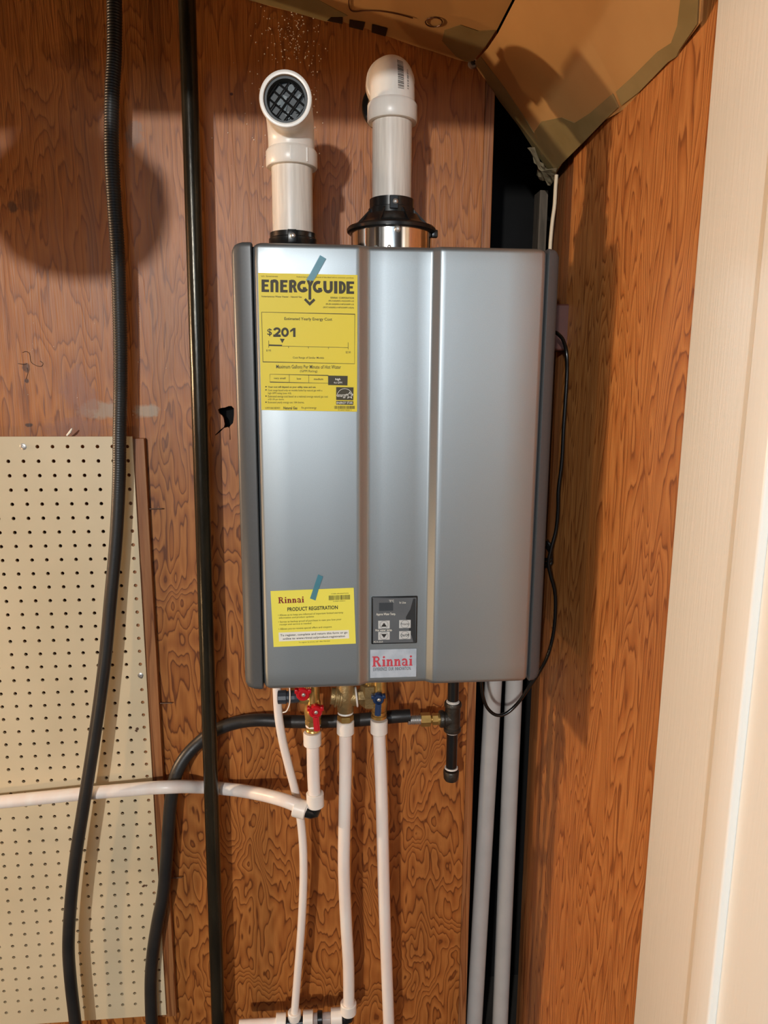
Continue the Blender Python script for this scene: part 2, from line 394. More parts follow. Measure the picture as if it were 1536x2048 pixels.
# white door jamb with stop moulding
YJ = at(1437, 60, XR-0.006, 0).y; YJ = (YJ+at(1262, 2048, XR-0.006, 0).y)/2
YS1 = at(1510, 800, XR-0.006, 0).y
XJ = XR-0.006
bm = nb(); box(bm, XJ, XJ+0.03, -0.86, YJ, FZ, CZL-0.002, 0.0015)
box(bm, XJ-0.009, XJ+0.005, YS1-0.042, YS1, FZ, CZL-0.002, 0.003, 3)
struct('trim_4', bm, m_white, 'white painted door jamb with raised stop moulding', smooth=True)
# closet front wall with doorway header, left wall, floor, ceiling, room beyond
HZ = 0.632
bm = nb(); box(bm, -3.4, XJ, -0.70, -0.60, HZ, CZL); struct('wall_header', bm, m_room, 'painted wall above the closet doorway')
bm = nb(); box(bm, -3.4, -1.85, -0.70, -0.60, FZ, CZL); struct('wall_front', bm, m_room)
bm = nb(); box(bm, XJ+0.031, 2.0, -0.70, -0.63, FZ, CZL); struct('wall_front_right', bm, m_room)
bm = nb(); box(bm, -3.42, -3.4, -0.60, 0.012, FZ, CZL); struct('wall_left', bm, m_ply_right)
bm = nb(); box(bm, -3.5, 2.0, -5.2, 0.32, FZ-0.02, FZ); struct('floor', bm, m_floor, 'concrete floor')
bm = nb(); box(bm, -3.5, 2.0, -5.2, 0.32, CZL, CZL+0.02); struct('ceiling', bm, m_room, 'ceiling')
bm = nb(); box(bm, -3.5, 2.0, -5.22, -5.2, FZ, CZL); struct('wall_rear', bm, m_roomdk)
bm = nb(); box(bm, -3.52, -3.5, -5.2, -0.6, FZ, CZL); struct('wall_room_left', bm, m_roomdk)
bm = nb(); box(bm, 2.0, 2.02, -5.2, -0.6, FZ, CZL); struct('wall_room_right', bm, m_roomdk)

# ------------------------------------------------------------------ lettering tools
def flat_text(s, m, parent, x0, z0, x1, z1, y, name='lettering', bold=0.0, rot=0.0, sx=None, shear=0):
    """a line of print filling the box x0..x1, z0..z1 on the plane y"""
    cd = bpy.data.curves.new('t', 'FONT'); cd.body = s; cd.offset = bold; cd.resolution_u = 2; cd.shear = shear
    o = bpy.data.objects.new('t', cd); C.objects.link(o)
    dg = bpy.context.evaluated_depsgraph_get(); dg.update()
    me = bpy.data.meshes.new_from_object(o.evaluated_get(dg))
    bm = nb(); bm.from_mesh(me); bpy.data.meshes.remove(me); bpy.data.objects.remove(o); bpy.data.curves.remove(cd)
    a0 = min(v.co.x for v in bm.verts); a1 = max(v.co.x for v in bm.verts); b0 = min(v.co.y for v in bm.verts); b1 = max(v.co.y for v in bm.verts)
    cx, cz = (x0+x1)/2, (z0+z1)/2
    for v in bm.verts:
        X = (v.co.x-a0)/(a1-a0)*(x1-x0)+x0-cx; Z = (v.co.y-b0)/(b1-b0)*(z1-z0)+z0-cz
        v.co = Vector((cx+X*math.cos(rot)-Z*math.sin(rot), y, cz+X*math.sin(rot)+Z*math.cos(rot)))
    for f in bm.faces:
        if f.normal.y > 0: f.normal_flip()
    unstack(bm)
    return obj(name, bm, m, parent)

JIT = [0]
def jy(y):
    JIT[0] = (JIT[0]+1) % 40
    return y-JIT[0]*5e-6
def unstack(bm):
    """overlapping flat strokes: give every face its own hair-thin layer so none shadows another"""
    bmesh.ops.split_edges(bm, edges=bm.edges)
    for i, f in enumerate(bm.faces):
        for v in f.verts: v.co.y -= (i % 23)*4e-6
def rects(bm, rs, y):
    y = jy(y)
    for x0, z0, x1, z1 in rs:
        bm.faces.new([bm.verts.new((x0, y, z0)), bm.verts.new((x1, y, z0)), bm.verts.new((x1, y, z1)), bm.verts.new((x0, y, z1))])
    return bm
def poly(bm, ps, y):
    y = jy(y)
    bm.faces.new([bm.verts.new((x, y, z)) for x, z in ps])
def stroke(bm, pts, wd, y):
    """flat ribbon along 2D pts (x,z) with mitred joints"""
    y = jy(y)
    P = [Vector((p[0], p[1])) for p in pts]; n = len(P); L_, R_ = [], []
    for i in range(n):
        d = (P[min(i+1, n-1)]-P[max(i-1, 0)]); d.normalize(); nn = Vector((-d.y, d.x))
        k = 1.0
        if 0 < i < n-1:
            e = (P[i+1]-P[i]).normalized(); c_ = max(0.35, abs(Vector((-e.y, e.x)).dot(nn))); k = 1/c_
        L_.append(bm.verts.new((P[i].x+nn.x*wd/2*k, y, P[i].y+nn.y*wd/2*k))); R_.append(bm.verts.new((P[i].x-nn.x*wd/2*k, y, P[i].y-nn.y*wd/2*k)))
    for i in range(n-1): bm.faces.new((L_[i], R_[i], R_[i+1], L_[i+1]))
def arc(cx, cz, rx, rz, a0, a1, n=12):
    return [(cx+rx*math.cos(math.radians(a0+(a1-a0)*k/n)), cz+rz*math.sin(math.radians(a0+(a1-a0)*k/n))) for k in range(n+1)]

def serif_word(m, parent, x0, z0, x1, z1, y, rot=0.0, name='lettering'):
    """the bold slab-serif word on the maker's badge: R i n n a i"""
    bm = nb(); s = 0.16; t = 0.24
    def ser(xa, xb, z, h=0.10): rects(bm, [(xa, z, xb, z+h)], 0)
    x = 0.0
    # R
    rects(bm, [(x+.10, 0, x+.10+t, 1)], 0); ser(x, x+.44, 0); ser(x, x+.44, .90)
    stroke(bm, [(x+.3, .93)]+arc(x+.5, .73, .2, .2, 90, -90)+[(x+.3, .53)], .15, 0)
    poly(bm, [(x+.62, .82), (x+.78, .84), (x+.80, .64), (x+.64, .62)], 0)
    poly(bm, [(x+.40, .52), (x+.64, .52), (x+.94, .08), (x+.70, .0)], 0); ser(x+.66, x+1.0, 0)
    x = 1.08
    def ii(x):
        rects(bm, [(x+.07, 0, x+.07+t, .68)], 0); ser(x, x+.38, 0); ser(x, x+.2, .58)
        poly(bm, [(x+.19+.13*math.cos(a*PI/5), .90+.11*math.sin(a*PI/5)) for a in range(10)], 0)
    ii(x); x += .46
    for k in range(2):
        rects(bm, [(x+.07, 0, x+.07+t, .68)], 0); ser(x, x+.38, 0); ser(x, x+.2, .58)
        stroke(bm, [(x+.22, .5)]+arc(x+.46, .50, .12, .12, 150, 20, 6)+[(x+.58, .42)], .14, 0)
        rects(bm, [(x+.46, 0, x+.46+t-.02, .50)], 0); ser(x+.41, x+.76, 0); x += .84
    # a
    stroke(bm, arc(x+.30, .50, .22, .15, 170, 0, 10)+[(x+.52, .1)], .17, 0)
    rects(bm, [(x+.42, 0, x+.42+.22, .50)], 0); ser(x+.42, x+.74, 0, .09)
    stroke(bm, arc(x+.30, .20, .20, .14, 80, 330, 12), .13, 0); x += .82
    ii(x)
    a1 = max(v.co.x for v in bm.verts); b1 = max(v.co.z for v in bm.verts); a0 = min(v.co.x for v in bm.verts); b0 = min(v.co.z for v in bm.verts)
    cx, cz = (x0+x1)/2, (z0+z1)/2
    for v in bm.verts:
        X = (v.co.x-a0)/(a1-a0)*(x1-x0)+x0-cx; Z = (v.co.z-b0)/(b1-b0)*(z1-z0)+z0-cz
        v.co = Vector((cx+X*math.cos(rot)-Z*math.sin(rot), y+v.co.y, cz+X*math.sin(rot)+Z*math.cos(rot)))
    for f in bm.faces:
        f.normal_update()
        if f.normal.y > 0: f.normal_flip()
    bmesh.ops.triangulate(bm, faces=bm.faces); unstack(bm)
    return obj(name, bm, m, parent)

# ------------------------------------------------------------------ water heater
HB, HT, YF = -0.334, 0.3345, -0.25
heater = thing('water_heater', 'large silver wall-mounted tankless water heater with dark grey side panels', 'water heater', (0, 0, HB))
bm = nb(); box(bm, -0.216, 0.216, -0.215, -0.022, HB+0.012, HT-0.004, 0.004)
obj('casing', bm, m_dgrey, heater)
# mounting bracket to wall
bm = nb(); box(bm, -0.09, 0.09, -0.0225, -0.0005, HT-0.06, HT-0.02)
obj('wall_bracket', bm, m_screw, heater)
bm = nb(); box(bm, -0.09, 0.09, -0.0225, -0.0005, HB+0.03, HB+0.06); obj('wall_bracket', bm, m_screw, heater)

def cover_mesh():
    xl, xr = -0.2069, 0.2178
    xa, xb, xc, xd = -0.0557, -0.0425, 0.0505, 0.0610     # ramps of the shallow centre channel
    dep = 0.010
    cols = [(xl, 0.012), (xl+0.001, 0.006), (xl+0.004, 0.0015), (xl+0.009, 0)]
    cols += [(-0.16, 0), (-0.11, 0), (xa-0.006, 0), (xa-0.002, 0.0002), (xa, 0.001), (xa+0.0025, 0.003), (xb-0.0025, dep-0.0015), (xb, dep-0.0004), (xb+0.003, dep)]
    cols += [(-0.02, dep-0.0006), (0.004, dep-0.001), (0.028, dep-0.0006), (xc-0.003, dep), (xc, dep-0.0006), (xc+0.0018, dep-0.0022), (xd-0.0018, 0.0022), (xd, 0.0008), (xd+0.003, 0.0001), (xd+0.008, 0)]
    cols += [(0.11, 0), (0.16, 0), (xr-0.009, 0), (xr-0.004, 0.0015), (xr-0.001, 0.006), (xr, 0.012)]
    rows = []
    R = 0.008
    for k in range(6):
        a = PI/2*k/5; rows.append((HT-R+R*math.cos(a), R-R*math.sin(a)))
    rows.append((HT-0.03, 0)); rows.append((0, 0)); rows.append((HB+0.03, 0))
    for k in range(6):
        a = PI/2*(5-k)/5; rows.append((HB+R-R*math.cos(a), R-R*math.sin(a)))
    rows = [(HT, 0.05)]+rows+[(HB, 0.05)]
    rc = 0.011
    bm = nb(); g = []
    for z, dy in rows:
        e = min(HT-z, z-HB); ins = rc-math.sqrt(max(0, rc*rc-(rc-e)**2)) if e < rc else 0
        row = []
        for x, dx in cols:
            X = x
            if x < xl+0.012: X = x+ins
            if x > xr-0.012: X = x-ins
            row.append(bm.verts.new((X, YF+min(0.05, max(dx, 0)+dy if dy < 0.05 else 0.05), z)))
        g.append(row)
    for a, b in zip(g, g[1:]):
        for k in range(len(a)-1): bm.faces.new((a[k], b[k], b[k+1], a[k+1]))
    bmesh.ops.recalc_face_normals(bm, faces=bm.faces)
    for f in bm.faces[:]:
        pass
    if sum(f.normal.y for f in bm.faces) > 0: bmesh.ops.reverse_faces(bm, faces=bm.faces)
    return bm
cover = obj('front_cover', cover_mesh(), m_silver, heater, smooth=True, angle=0.9, label='silver metallic front cover with recessed centre band')
# backing of the cover seam
bm = nb(); box(bm, -0.211, 0.222, YF+0.020, YF+0.05, HB+0.0035, HT-0.0035); obj('gasket', bm, m_seam, heater)

def side_panel(sgn, xin, xout):
    """dark side trim: rounded outer corners, its front rolls back to the side"""
    prof = [(xin, YF+0.0035), (xin, YF+0.003)]
    R = 0.014; w_ = abs(xout-xin); cols = [(0.0, 0.020), (0.0, 0.0035), (0.0015, 0.0015), (w_*0.5, 0.0035), (w_-0.004, 0.0075), (w_-0.001, 0.0105), (w_, 0.015), (w_, 0.07), (w_, 0.20)]
    rc = 0.016
    zs = [HT, HT-0.0015, HT-0.004, HT-0.007, HT-0.011, HT-0.016, HT-0.03, 0, HB+0.03, HB+0.016, HB+0.011, HB+0.007, HB+0.004, HB+0.0015, HB]
    bm = nb(); g = []
    for z in zs:
        e = min(HT-z, z-HB); ins = rc-math.sqrt(max(0, rc*rc-(rc-e)**2)) if e < rc else 0
        dyy = 0.003*(1-min(1, e/0.003))
        g.append([bm.verts.new((xin+sgn*(min(x, w_-ins) if x > 0.002 else x), YF+dy+dyy, z)) for x, dy in cols])
    for a, b in zip(g, g[1:]):
        for k in range(len(a)-1): bm.faces.new((a[k], b[k], b[k+1], a[k+1]))
    bm.faces.new(g[0]); bm.faces.new(g[-1])
    bmesh.ops.recalc_face_normals(bm, faces=bm.faces)
    return bm
obj('side_panel', side_panel(-1, -0.2078, -0.2365), m_dgrey, heater, smooth=True, angle=0.8, label='dark grey side panel')
obj('side_panel', side_panel(1, 0.2188, 0.2385), m_dgrey, heater, smooth=True, angle=0.8, label='dark grey side panel')

# control panel on the centre band
YC = YF+0.009
def pc(px, py): p = at(px, py, YC-0.002); return p.x, p.z
def cpx(cx, cy): return 520+cx/4.518, 1130+cy/4.518      # crop coordinates of the close view
def P5(cx, cy): return pc(*cpx(cx, cy))
a = P5(1008, 290); b = P5(1420, 708)
bm = nb(); box(bm, a[0], b[0], YC-0.0018, YC+0.003, b[1], a[1], 0.0016, 3)
panel = obj('control_panel', bm, m_black, heater, smooth=True, label='black framed grey control panel with four buttons')
def inset(cx0, cy0, cx1, cy1, y, m, name, par, lab=None, bev=0):
    p = P5(cx0, cy0); q = P5(cx1, cy1); bm = nb(); box(bm, min(p[0], q[0]), max(p[0], q[0]), y, YC, min(p[1], q[1]), max(p[1], q[1]), bev)
    return obj(name, bm, m, par, label=lab)
inset(1022, 302, 1407, 697, YC-0.0021, m_panel, 'membrane', panel)
bm = nb()
pl = [P5(*c) for c in [(1385, 303), (1406, 303), (1406, 696), (1385, 696), (1370, 640), (1345, 600), (1350, 560), (1322, 520), (1318, 470), (1340, 430), (1358, 400)]]
poly(bm, pl, YC-0.00225); bmesh.ops.triangulate(bm, faces=bm.faces)
for f in bm.faces:
    if f.normal.y > 0: f.normal_flip()
obj('membrane_film_edge', bm, m_paneldk, panel)
inset(1076, 342, 1202, 412, YC-0.0024, m_display, 'display', panel)
for (u0, v0, kind) in [(1068, 503, 'up'), (1068, 603, 'down'), (1257, 497, 'Priority'), (1257, 597, 'On/Off')]:
    bt = inset(u0, v0, u0+104, v0+70, YC-0.0030, m_button, 'button', panel, bev=0.0004)
bm = nb()
for (u0, v0, kind) in [(1068, 503, 'up'), (1068, 603, 'down'), (1257, 497, 'p'), (1257, 597, 'o')]:
    c0 = P5(u0+52, v0+35); r_ = 0.0064
    stroke(bm, [(c0[0]+r_*math.cos(k*PI/12), c0[1]+r_*0.98*math.sin(k*PI/12)) for k in range(25)], 0.0007, YC-0.0031)
bm2 = nb()
c0 = P5(1120, 540); poly(bm2, [(c0[0]-.0046, c0[1]-.0028), (c0[0]+.0046, c0[1]-.0028), (c0[0], c0[1]+.0038)], YC-0.0032)
c0 = P5(1120, 636); poly(bm2, [(c0[0]-.0046, c0[1]+.0028), (c0[0], c0[1]-.0038), (c0[0]+.0046, c0[1]+.0028)], YC-0.0032)
for b_, m_, nm in ((bm, m_buttong, 'button_ring'), (bm2, m_print, 'arrow_symbols')):
    for f in b_.faces:
        f.normal_update()
        if f.normal.y > 0: f.normal_flip()
    obj(nm, b_, m_, panel)
def T5(s, c, m, par, y=YC-0.0032, **k):
    p = P5(c[0], c[1]); q = P5(c[2], c[3]); flat_text(s, m, par, p[0], q[1], q[0], p[1], y, **k)
T5('\u00b0F/\u00b0C', (1165, 312, 1210, 334), m_paper, panel); T5('In Use', (1260, 328, 1317, 346), m_paper, panel)
T5('Approx Water Temp.', (1050, 432, 1225, 456), m_paper, panel, bold=.012); T5('Hot water temp.', (1043, 577, 1195, 600), m_paper, panel, bold=.012)
T5('MC-91-2US-R', (1028, 685, 1110, 699), m_paper, panel)
T5('Priority', (1272, 520, 1350, 548), m_print, panel); T5('On/Off', (1270, 621, 1348, 643), m_print, panel, bold=.015)
# maker's badge sticker
a = P5(996, 770); b = P5(1412, 1012)
bm = nb(); box(bm, a[0], b[0], YC-0.0008, YC, b[1], a[1], 0.0003)
badge = obj('badge', bm, m_film, heater, label='filmed sticker with red lettering')
p = P5(1015, 828); q = P5(1378, 912); serif_word(m_logo, badge, p[0], q[1], q[0], p[1], YC-0.001)
T5('EXPERIENCE  OUR  INNOVATION.', (1024, 930, 1366, 950), m_print, badge, y=YC-0.001)

# ---- energy label (loose, hung from a strip of tape)
YL = YF-0.0012
elabel = thing('energy_guide_label', 'tall yellow energy guide label with black print, upper left of heater', 'label', at(620, 822, YL))
def E_(cx, cy): p = at(500+cx/6.4, 530+cy/6.4, YL); return p.x, p.z
c4 = [E_(103, 100), E_(1376, 128), E_(1370, 1878), E_(145, 1855)]
bm = nb(); ngon_prism(bm, [(x, YL, z) for x, z in c4], (0, 0.0004, 0)); obj('sheet', bm, m_yellow, elabel)
yl = YL-0.0003
# shear correction: the label's own axes
O = Vector(E_(100, 100)); UX = (Vector(E_(1376, 128))-O)/1276.0; UZ = (Vector(E_(145, 1855))-O)/1755.0
def EL(u, v):  # u,v in the label's own upright pixels
    q = O+UX*u+UZ*v; return q.x, q.y
def invE(cx, cy):
    p = Vector(E_(cx, cy))-O; det = UX.x*UZ.y-UX.y*UZ.x
    return ((p.x*UZ.y-p.y*UZ.x)/det, (UX.x*p.y-UX.y*p.x)/det)
def TE(s, c, m=m_ink, **k):
    p = E_(c[0], c[1]); q = E_(c[2], c[3]); r_ = E_(c[2], c[1]); rot = 0
    flat_text(s, m, elabel, p[0], q[1], q[0], p[1], yl, rot=rot, **k)
TE('U.S. Government', (145, 132, 357, 156))
TE('Federal law prohibits removal of this label before consumer purchase.', (598, 142, 1330, 178))
TE('Instantaneous Water Heater - Natural Gas', (150, 390, 665, 420), bold=.01)
for i, (s, x) in enumerate([('RINNAI  CORPORATION', 1032), ('(RU160i)REU-N2530FF-US', 1006), ('(RUR160i)REU-NP2530FF-US', 970), ('(RSC160i)REU-NP2530FF-US(A)', 936)]):
    TE(s, (x, 406+i*42, 1330, 436+i*42), bold=.012)
TE('Estimated Yearly Energy Cost', (440, 668, 1052, 724), bold=.01)
TE('$', (220, 812, 282, 912), bold=.012)
TE('$195', (208, 1082, 270, 1110)); TE('$230', (1226, 1104, 1288, 1134))
TE('Cost Range of Similar Models', (548, 1172, 948, 1208), bold=.004)
TE('Maximum Gallons Per Minute of Hot Water', (335, 1276, 1165, 1330), bold=.004)
TE('(GPM Rating)', (640, 1342, 862, 1382))
TE('very small', (303, 1436, 455, 1468), bold=.01); TE('low', (600, 1442, 655, 1468), bold=.01); TE('medium', (818, 1446, 936, 1474), bold=.01)
TE('Your cost will depend on your utility rates and use.', (230, 1548, 845, 1582), bold=.02)
TE('Cost range based only on models fueled by natural gas with a', (230, 1590, 925, 1625))
TE('high GPM rating (over 4.0).', (230, 1628, 532, 1660))
TE('Estimated energy cost based on a national average natural gas cost', (230, 1668, 998, 1705))
TE('of $1.09 per therm.', (230, 1708, 438, 1736))
TE('Estimated yearly energy use: 184 therms.', (230, 1746, 695, 1778))
TE('U397-060-BD001', (195, 1818, 382, 1842)); TE('Natural Gas', (428, 1812, 606, 1848), bold=.02); TE('ftc.gov/energy', (658, 1812, 850, 1848))
def EP(bm, pts, y=yl): poly(bm, [E_(*p) for p in pts], y)
def ES(bm, pts, wpx, y=yl): stroke(bm, [E_(*p) for p in pts], wpx*abs(UX.x), y)
def done(bm, m, nm, par, y=None):
    bmesh.ops.triangulate(bm, faces=bm.faces)
    for f in bm.faces:
        f.normal_update()
        if f.normal.y > 0: f.normal_flip()
    unstack(bm)
    return obj(nm, bm, m, par)
# frame, scale, boxes, arrow
bm = nb()
ES(bm, [(148, 603), (1342, 630), (1338, 1264), (166, 1240), (148, 603)], 5)
ES(bm, [(240, 1034), (1256, 1058)], 5); ES(bm, [(240, 1026), (410, 1031)], 18)
ES(bm, [(240, 968), (240, 1058)], 5); ES(bm, [(1256, 990), (1256, 1080)], 5)
for x, y_ in ((493, 1040), (748, 1046), (1005, 1052)): ES(bm, [(x, y_), (x, y_+24)], 5)
EP(bm, [(382, 942), (444, 946), (412, 1000)])
ES(bm, [(255, 1398), (1002, 1414), (1000, 1514), (255, 1498), (255, 1398)], 4); ES(bm, [(503, 1402), (503, 1504)], 4); ES(bm, [(752, 1408), (752, 1510)], 4)
EP(bm, [(1000, 1415), (1250, 1420), (1247, 1542), (1000, 1536)])
for v in (1558, 1598, 1678, 1756): EP(bm, [(205+9*math.cos(k*PI/4), v+9*math.sin(k*PI/4)) for k in range(8)])
EP(bm, [(1103, 1562), (1325, 1566), (1322, 1732), (1103, 1728)]); EP(bm, [(1103, 1740), (1322, 1744), (1321, 1790), (1103, 1786)])
random.seed(3); x = 1080
while x < 1340:
    w_ = random.choice((3, 4, 6, 8)); EP(bm, [(x, 1803), (x+w_, 1803), (x+w_, 1842), (x, 1842)]); x += w_+random.choice((4, 5, 7))
done(bm, m_ink, 'chart_lines', elabel)
TE('high', (1092, 1448, 1158, 1482), m=m_paper, bold=.02); TE('4.6 GPM', (1072, 1492, 1178, 1518), m=m_paper)
for o_ in [o for o in elabel.children if o.name.startswith('lettering')][-2:]: o_.location.y -= 0.0006
bm = nb()
ES(bm, arc(1212, 1700, 104, -118, 10, 170, 16), 5, yl-.0006)
st = [(1276+(44 if k % 2 == 0 else 19)*math.sin(k*PI/5), 1668-(44 if k % 2 == 0 else 19)*math.cos(k*PI/5)) for k in range(11)]
ES(bm, st, 6, yl-.0006)
done(bm, m_paper, 'star_emblem', elabel)
TE('energy', (1118, 1655, 1242, 1705), m=m_paper, shear=.5); TE('ENERGY STAR', (1110, 1750, 1314, 1778), m=m_paper, bold=.01)
for o_ in [o for o in elabel.children if o.name.startswith('lettering')][-2:]: o_.location.y -= 0.0006
TE('97-46047-00008  0', (1128, 1850, 1298, 1864))
# heavy headline built from strokes
bm = nb()
def HS(pts, wpx=36): ES(bm, pts, wpx)
HR = lambda x0, y0, x1, y1, s=0.022: EP(bm, [(x0, y0+(x0-150)*s), (x1, y0+(x1-150)*s), (x1, y1+(x1-150)*s), (x0, y1+(x0-150)*s)])
def Eh(x):
    HR(x, 186, x+40, 345); HR(x+38, 186, x+94, 218); HR(x+38, 246, x+84, 276); HR(x+38, 312, x+96, 345)
Eh(148)
HR(262, 200, 300, 345); HR(326, 214, 364, 345); HS([(281, 232), (281, 216)]+arc(313, 222, 30, -18, 180, 0, 8)+[(345, 250)], 38)
Eh(386)
HR(500, 186, 540, 345); HS([(520, 206)]+arc(553, 240, 24, -32, 80, -80, 8)+[(528, 276)], 34); EP(bm, [(545, 280), (575, 268), (606, 350), (566, 350)])
HS(arc(678, 276, 56, 56, -60, -330, 18), 38); HR(676, 272, 718, 300); HR(690, 272, 718, 330)
HS([(742, 196), (768, 262)], 34); HS([(800, 198), (770, 262)], 34); HR(749, 240, 783, 430)
HS([(702, 436), (764, 500), (826, 440)], 32)
HS(arc(872, 280, 50, 58, -60, -330, 18), 38); HR(872, 276, 918, 304); HR(886, 276, 918, 330)
HS([(958, 205), (958, 300)]+arc(1000, 305, 40, 38, 180, 0, 10)+[(1040, 208)], 38)
HR(1076, 186, 1118, 345)
HR(1138, 186, 1176, 345); HS([(1150, 224)]+arc(1168, 288, 42, -62, 88, -88, 10)+[(1150, 350)], 34)
HR(1234, 186, 1276, 345); HR(1274, 186, 1332, 218); HR(1274, 246, 1316, 276); HR(1274, 312, 1332, 345)
done(bm, m_ink, 'headline', elabel)
bm = nb()   # the cost figure 201
ES(bm, arc(345, 838, 34, -26, 175, -10, 10)+[(372, 856), (322, 902)], 27); HR(298, 888, 392, 918, .01)
EP(bm, [(306, 893), (392, 893), (392, 918), (298, 918)])
ES(bm, arc(448, 861, 35, -46, 0, 361, 24), 28)
EP(bm, [(552, 806), (582, 806), (582, 921), (552, 921)]); EP(bm, [(514, 836), (552, 806), (570, 808), (570, 834), (552, 838), (514, 862)])
done(bm, m_ink, 'cost_figure', elabel)

# ---- registration card
YR = YF-0.0012; yr = YR-0.0003
reg = thing('registration_card', 'small tilted pale yellow product registration card, lower left of heater', 'card', at(628, 1290, YR))
def R_(cx, cy): p = at(520+cx/4.518, 1130+cy/4.518, YR); return p.x, p.z
bm = nb(); ngon_prism(bm, [(*(R_(*c)[:1]), YR, R_(*c)[1]) for c in [(95, 236), (847, 206), (866, 710), (123, 741)]], (0, 0.0004, 0)); obj('sheet', bm, m_lemon, reg)
p = R_(95, 236); q = R_(847, 206); RR = math.atan2(q[1]-p[1], q[0]-p[0])
def TR(s, c, m=m_ink, y=yr, **k):
    """c = left,right,baseline-centre row, height"""
    xa, xb, yc_, h = c; A = R_(xa, yc_); B = R_(xb, yc_); cx, cz = (A[0]+B[0])/2, (A[1]+B[1])/2; k_ = abs(R_(0, 0)[1]-R_(0, 100)[1])/100
    flat_text(s, m, reg, cx-(B[0]-A[0])/2, cz-h*k_/2, cx+(B[0]-A[0])/2, cz+h*k_/2, y, rot=RR, **k)
A = R_(165, 345); B = R_(397, 285); serif_word(m_inkred, reg, A[0], A[1], B[0], B[1], yr, rot=RR*.7)
TR('PRODUCT REGISTRATION', (248, 703, 391, 36), m=m_print, bold=.02)
TR('\u2022 Allows us to keep you informed of important limited warranty', (163, 752, 443, 22)); TR('information and product updates', (172, 487, 473, 20))
TR('\u2022 Serves as backup proof of purchase in case you lose your', (165, 735, 504, 22)); TR('receipt and service is needed', (178, 462, 534, 20))
TR('\u2022 Allows you to receive special offers and coupons', (168, 648, 570, 22))
bm = nb(); poly(bm, [R_(*c) for c in [(168, 610), (802, 586), (806, 662), (172, 690)]], yr+0.0001); done(bm, m_paper, 'white_band', reg)
TR('To register, complete and return this form or go', (184, 790, 624, 26), m=m_print, y=yr-.0002, bold=.012); TR('online to www.rinnai.us/product-registration', (206, 768, 656, 26), m=m_print, y=yr-.0002, bold=.012)
TR('To register by phone, call 1-866-746-8301', (350, 632, 694, 14)); TR('U388-0R60607(00)', (644, 800, 258, 11)); TR('10-59857-00003-9', (660, 770, 326, 9))
bm = nb(); random.seed(5); x = 622
while x < 812:
    w_ = random.choice((3, 4, 6)); yy = 276-(x-622)*.04; poly(bm, [R_(x, yy), R_(x+w_, yy), R_(x+w_+1, yy+42), R_(x+1, yy+42)], yr); x += w_+random.choice((3, 5, 6))
done(bm, m_ink, 'barcode', reg)
# blue tape strips
def tape(name, pts, y, label):
    bm = nb(); ngon_prism(bm, [at(a_, b_, y) for a_, b_ in pts], (0, 0.0003, 0))
    return tagp(obj(name, bm, m_btape), label, 'tape', 'blue tape strips on the heater')
tape('tape_strip', [(640, 510), (652, 517), (630, 557), (626, 562), (612, 560), (619, 549)], YL-0.0012, 'blue tape strip across the top edge of the tall yellow energy label')
tape('tape_strip', [(636, 1149), (646, 1153), (638, 1176), (631, 1201), (620, 1197), (627, 1176)], YR-0.0012, 'blue tape strip across the top edge of the small registration card')

# ------------------------------------------------------------------ screws helper
def screw(parent, pos, nrm=(0, -1, 0), r=0.0042, h=0.003, name='screw'):
    bm = nb(); n = Vector(nrm).normalized()
    lathe(bm, Vector(pos)-n*0.001, n, [(0, r*0.98), (h*0.6, r), (h, r*0.75), (h+0.0004, r*0.45), (h-0.0006, r*0.3)], 16)
    return obj(name, bm, m_screw, parent, smooth=True)

# ------------------------------------------------------------------ intake (left) vent pipe
p1 = at(586, 470, -0.17); PX1, PY1 = p1.x, -0.17
ZT = HT
col = nb(); lathe(col, (PX1, PY1, ZT-0.004), (0, 0, 1), [(0, .0400), (.008, .0400), (.013, .0365), (.0215, .0362), (.023, .0345), (.030, .0345), (.030, .0303), (.002, .0303)], 40, capb=False)
box(col, PX1-0.0065, PX1+0.0065, PY1-0.0385, PY1-0.032, ZT+0.008, ZT+0.026, 0.001)
intake = obj('intake_collar', col, m_black, heater, smooth=True, label='black round collar on the heater top')
screw(intake, (PX1+0.001, PY1-0.0385, ZT+0.017), r=.0038)
vent1 = thing('intake_vent_pipe', 'white vent pipe ending in an open elbow with a grey grille', 'pipe', (PX1, PY1, ZT))
zt = at(581, 330, PY1).z
RP = 0.0302
bm = nb(); lathe(bm, (PX1, PY1, ZT+.002), (0, 0, 1), [(0, RP), (zt-ZT+.008, RP)], 40); obj('pipe', bm, m_pvc_dirty, vent1, smooth=True)

def elbow_path(base, d_up, d_out, R, l1, l2, n=14):
    """centre line: l1 straight along d_up, quarter bend of radius R toward d_out, l2 straight"""
    d_up = Vector(d_up).normalized(); d_out = Vector(d_out).normalized(); base = Vector(base)
    pts = [base, base+d_up*l1]
    c = base+d_up*l1+d_out*R
    for k in range(1, n+1):
        a = (PI/2)*k/n
        pts.append(c-d_out*R*math.cos(a)+d_up*R*math.sin(a))
    pts.append(pts[-1]+d_out*l2)
    return pts
RE = 0.0338
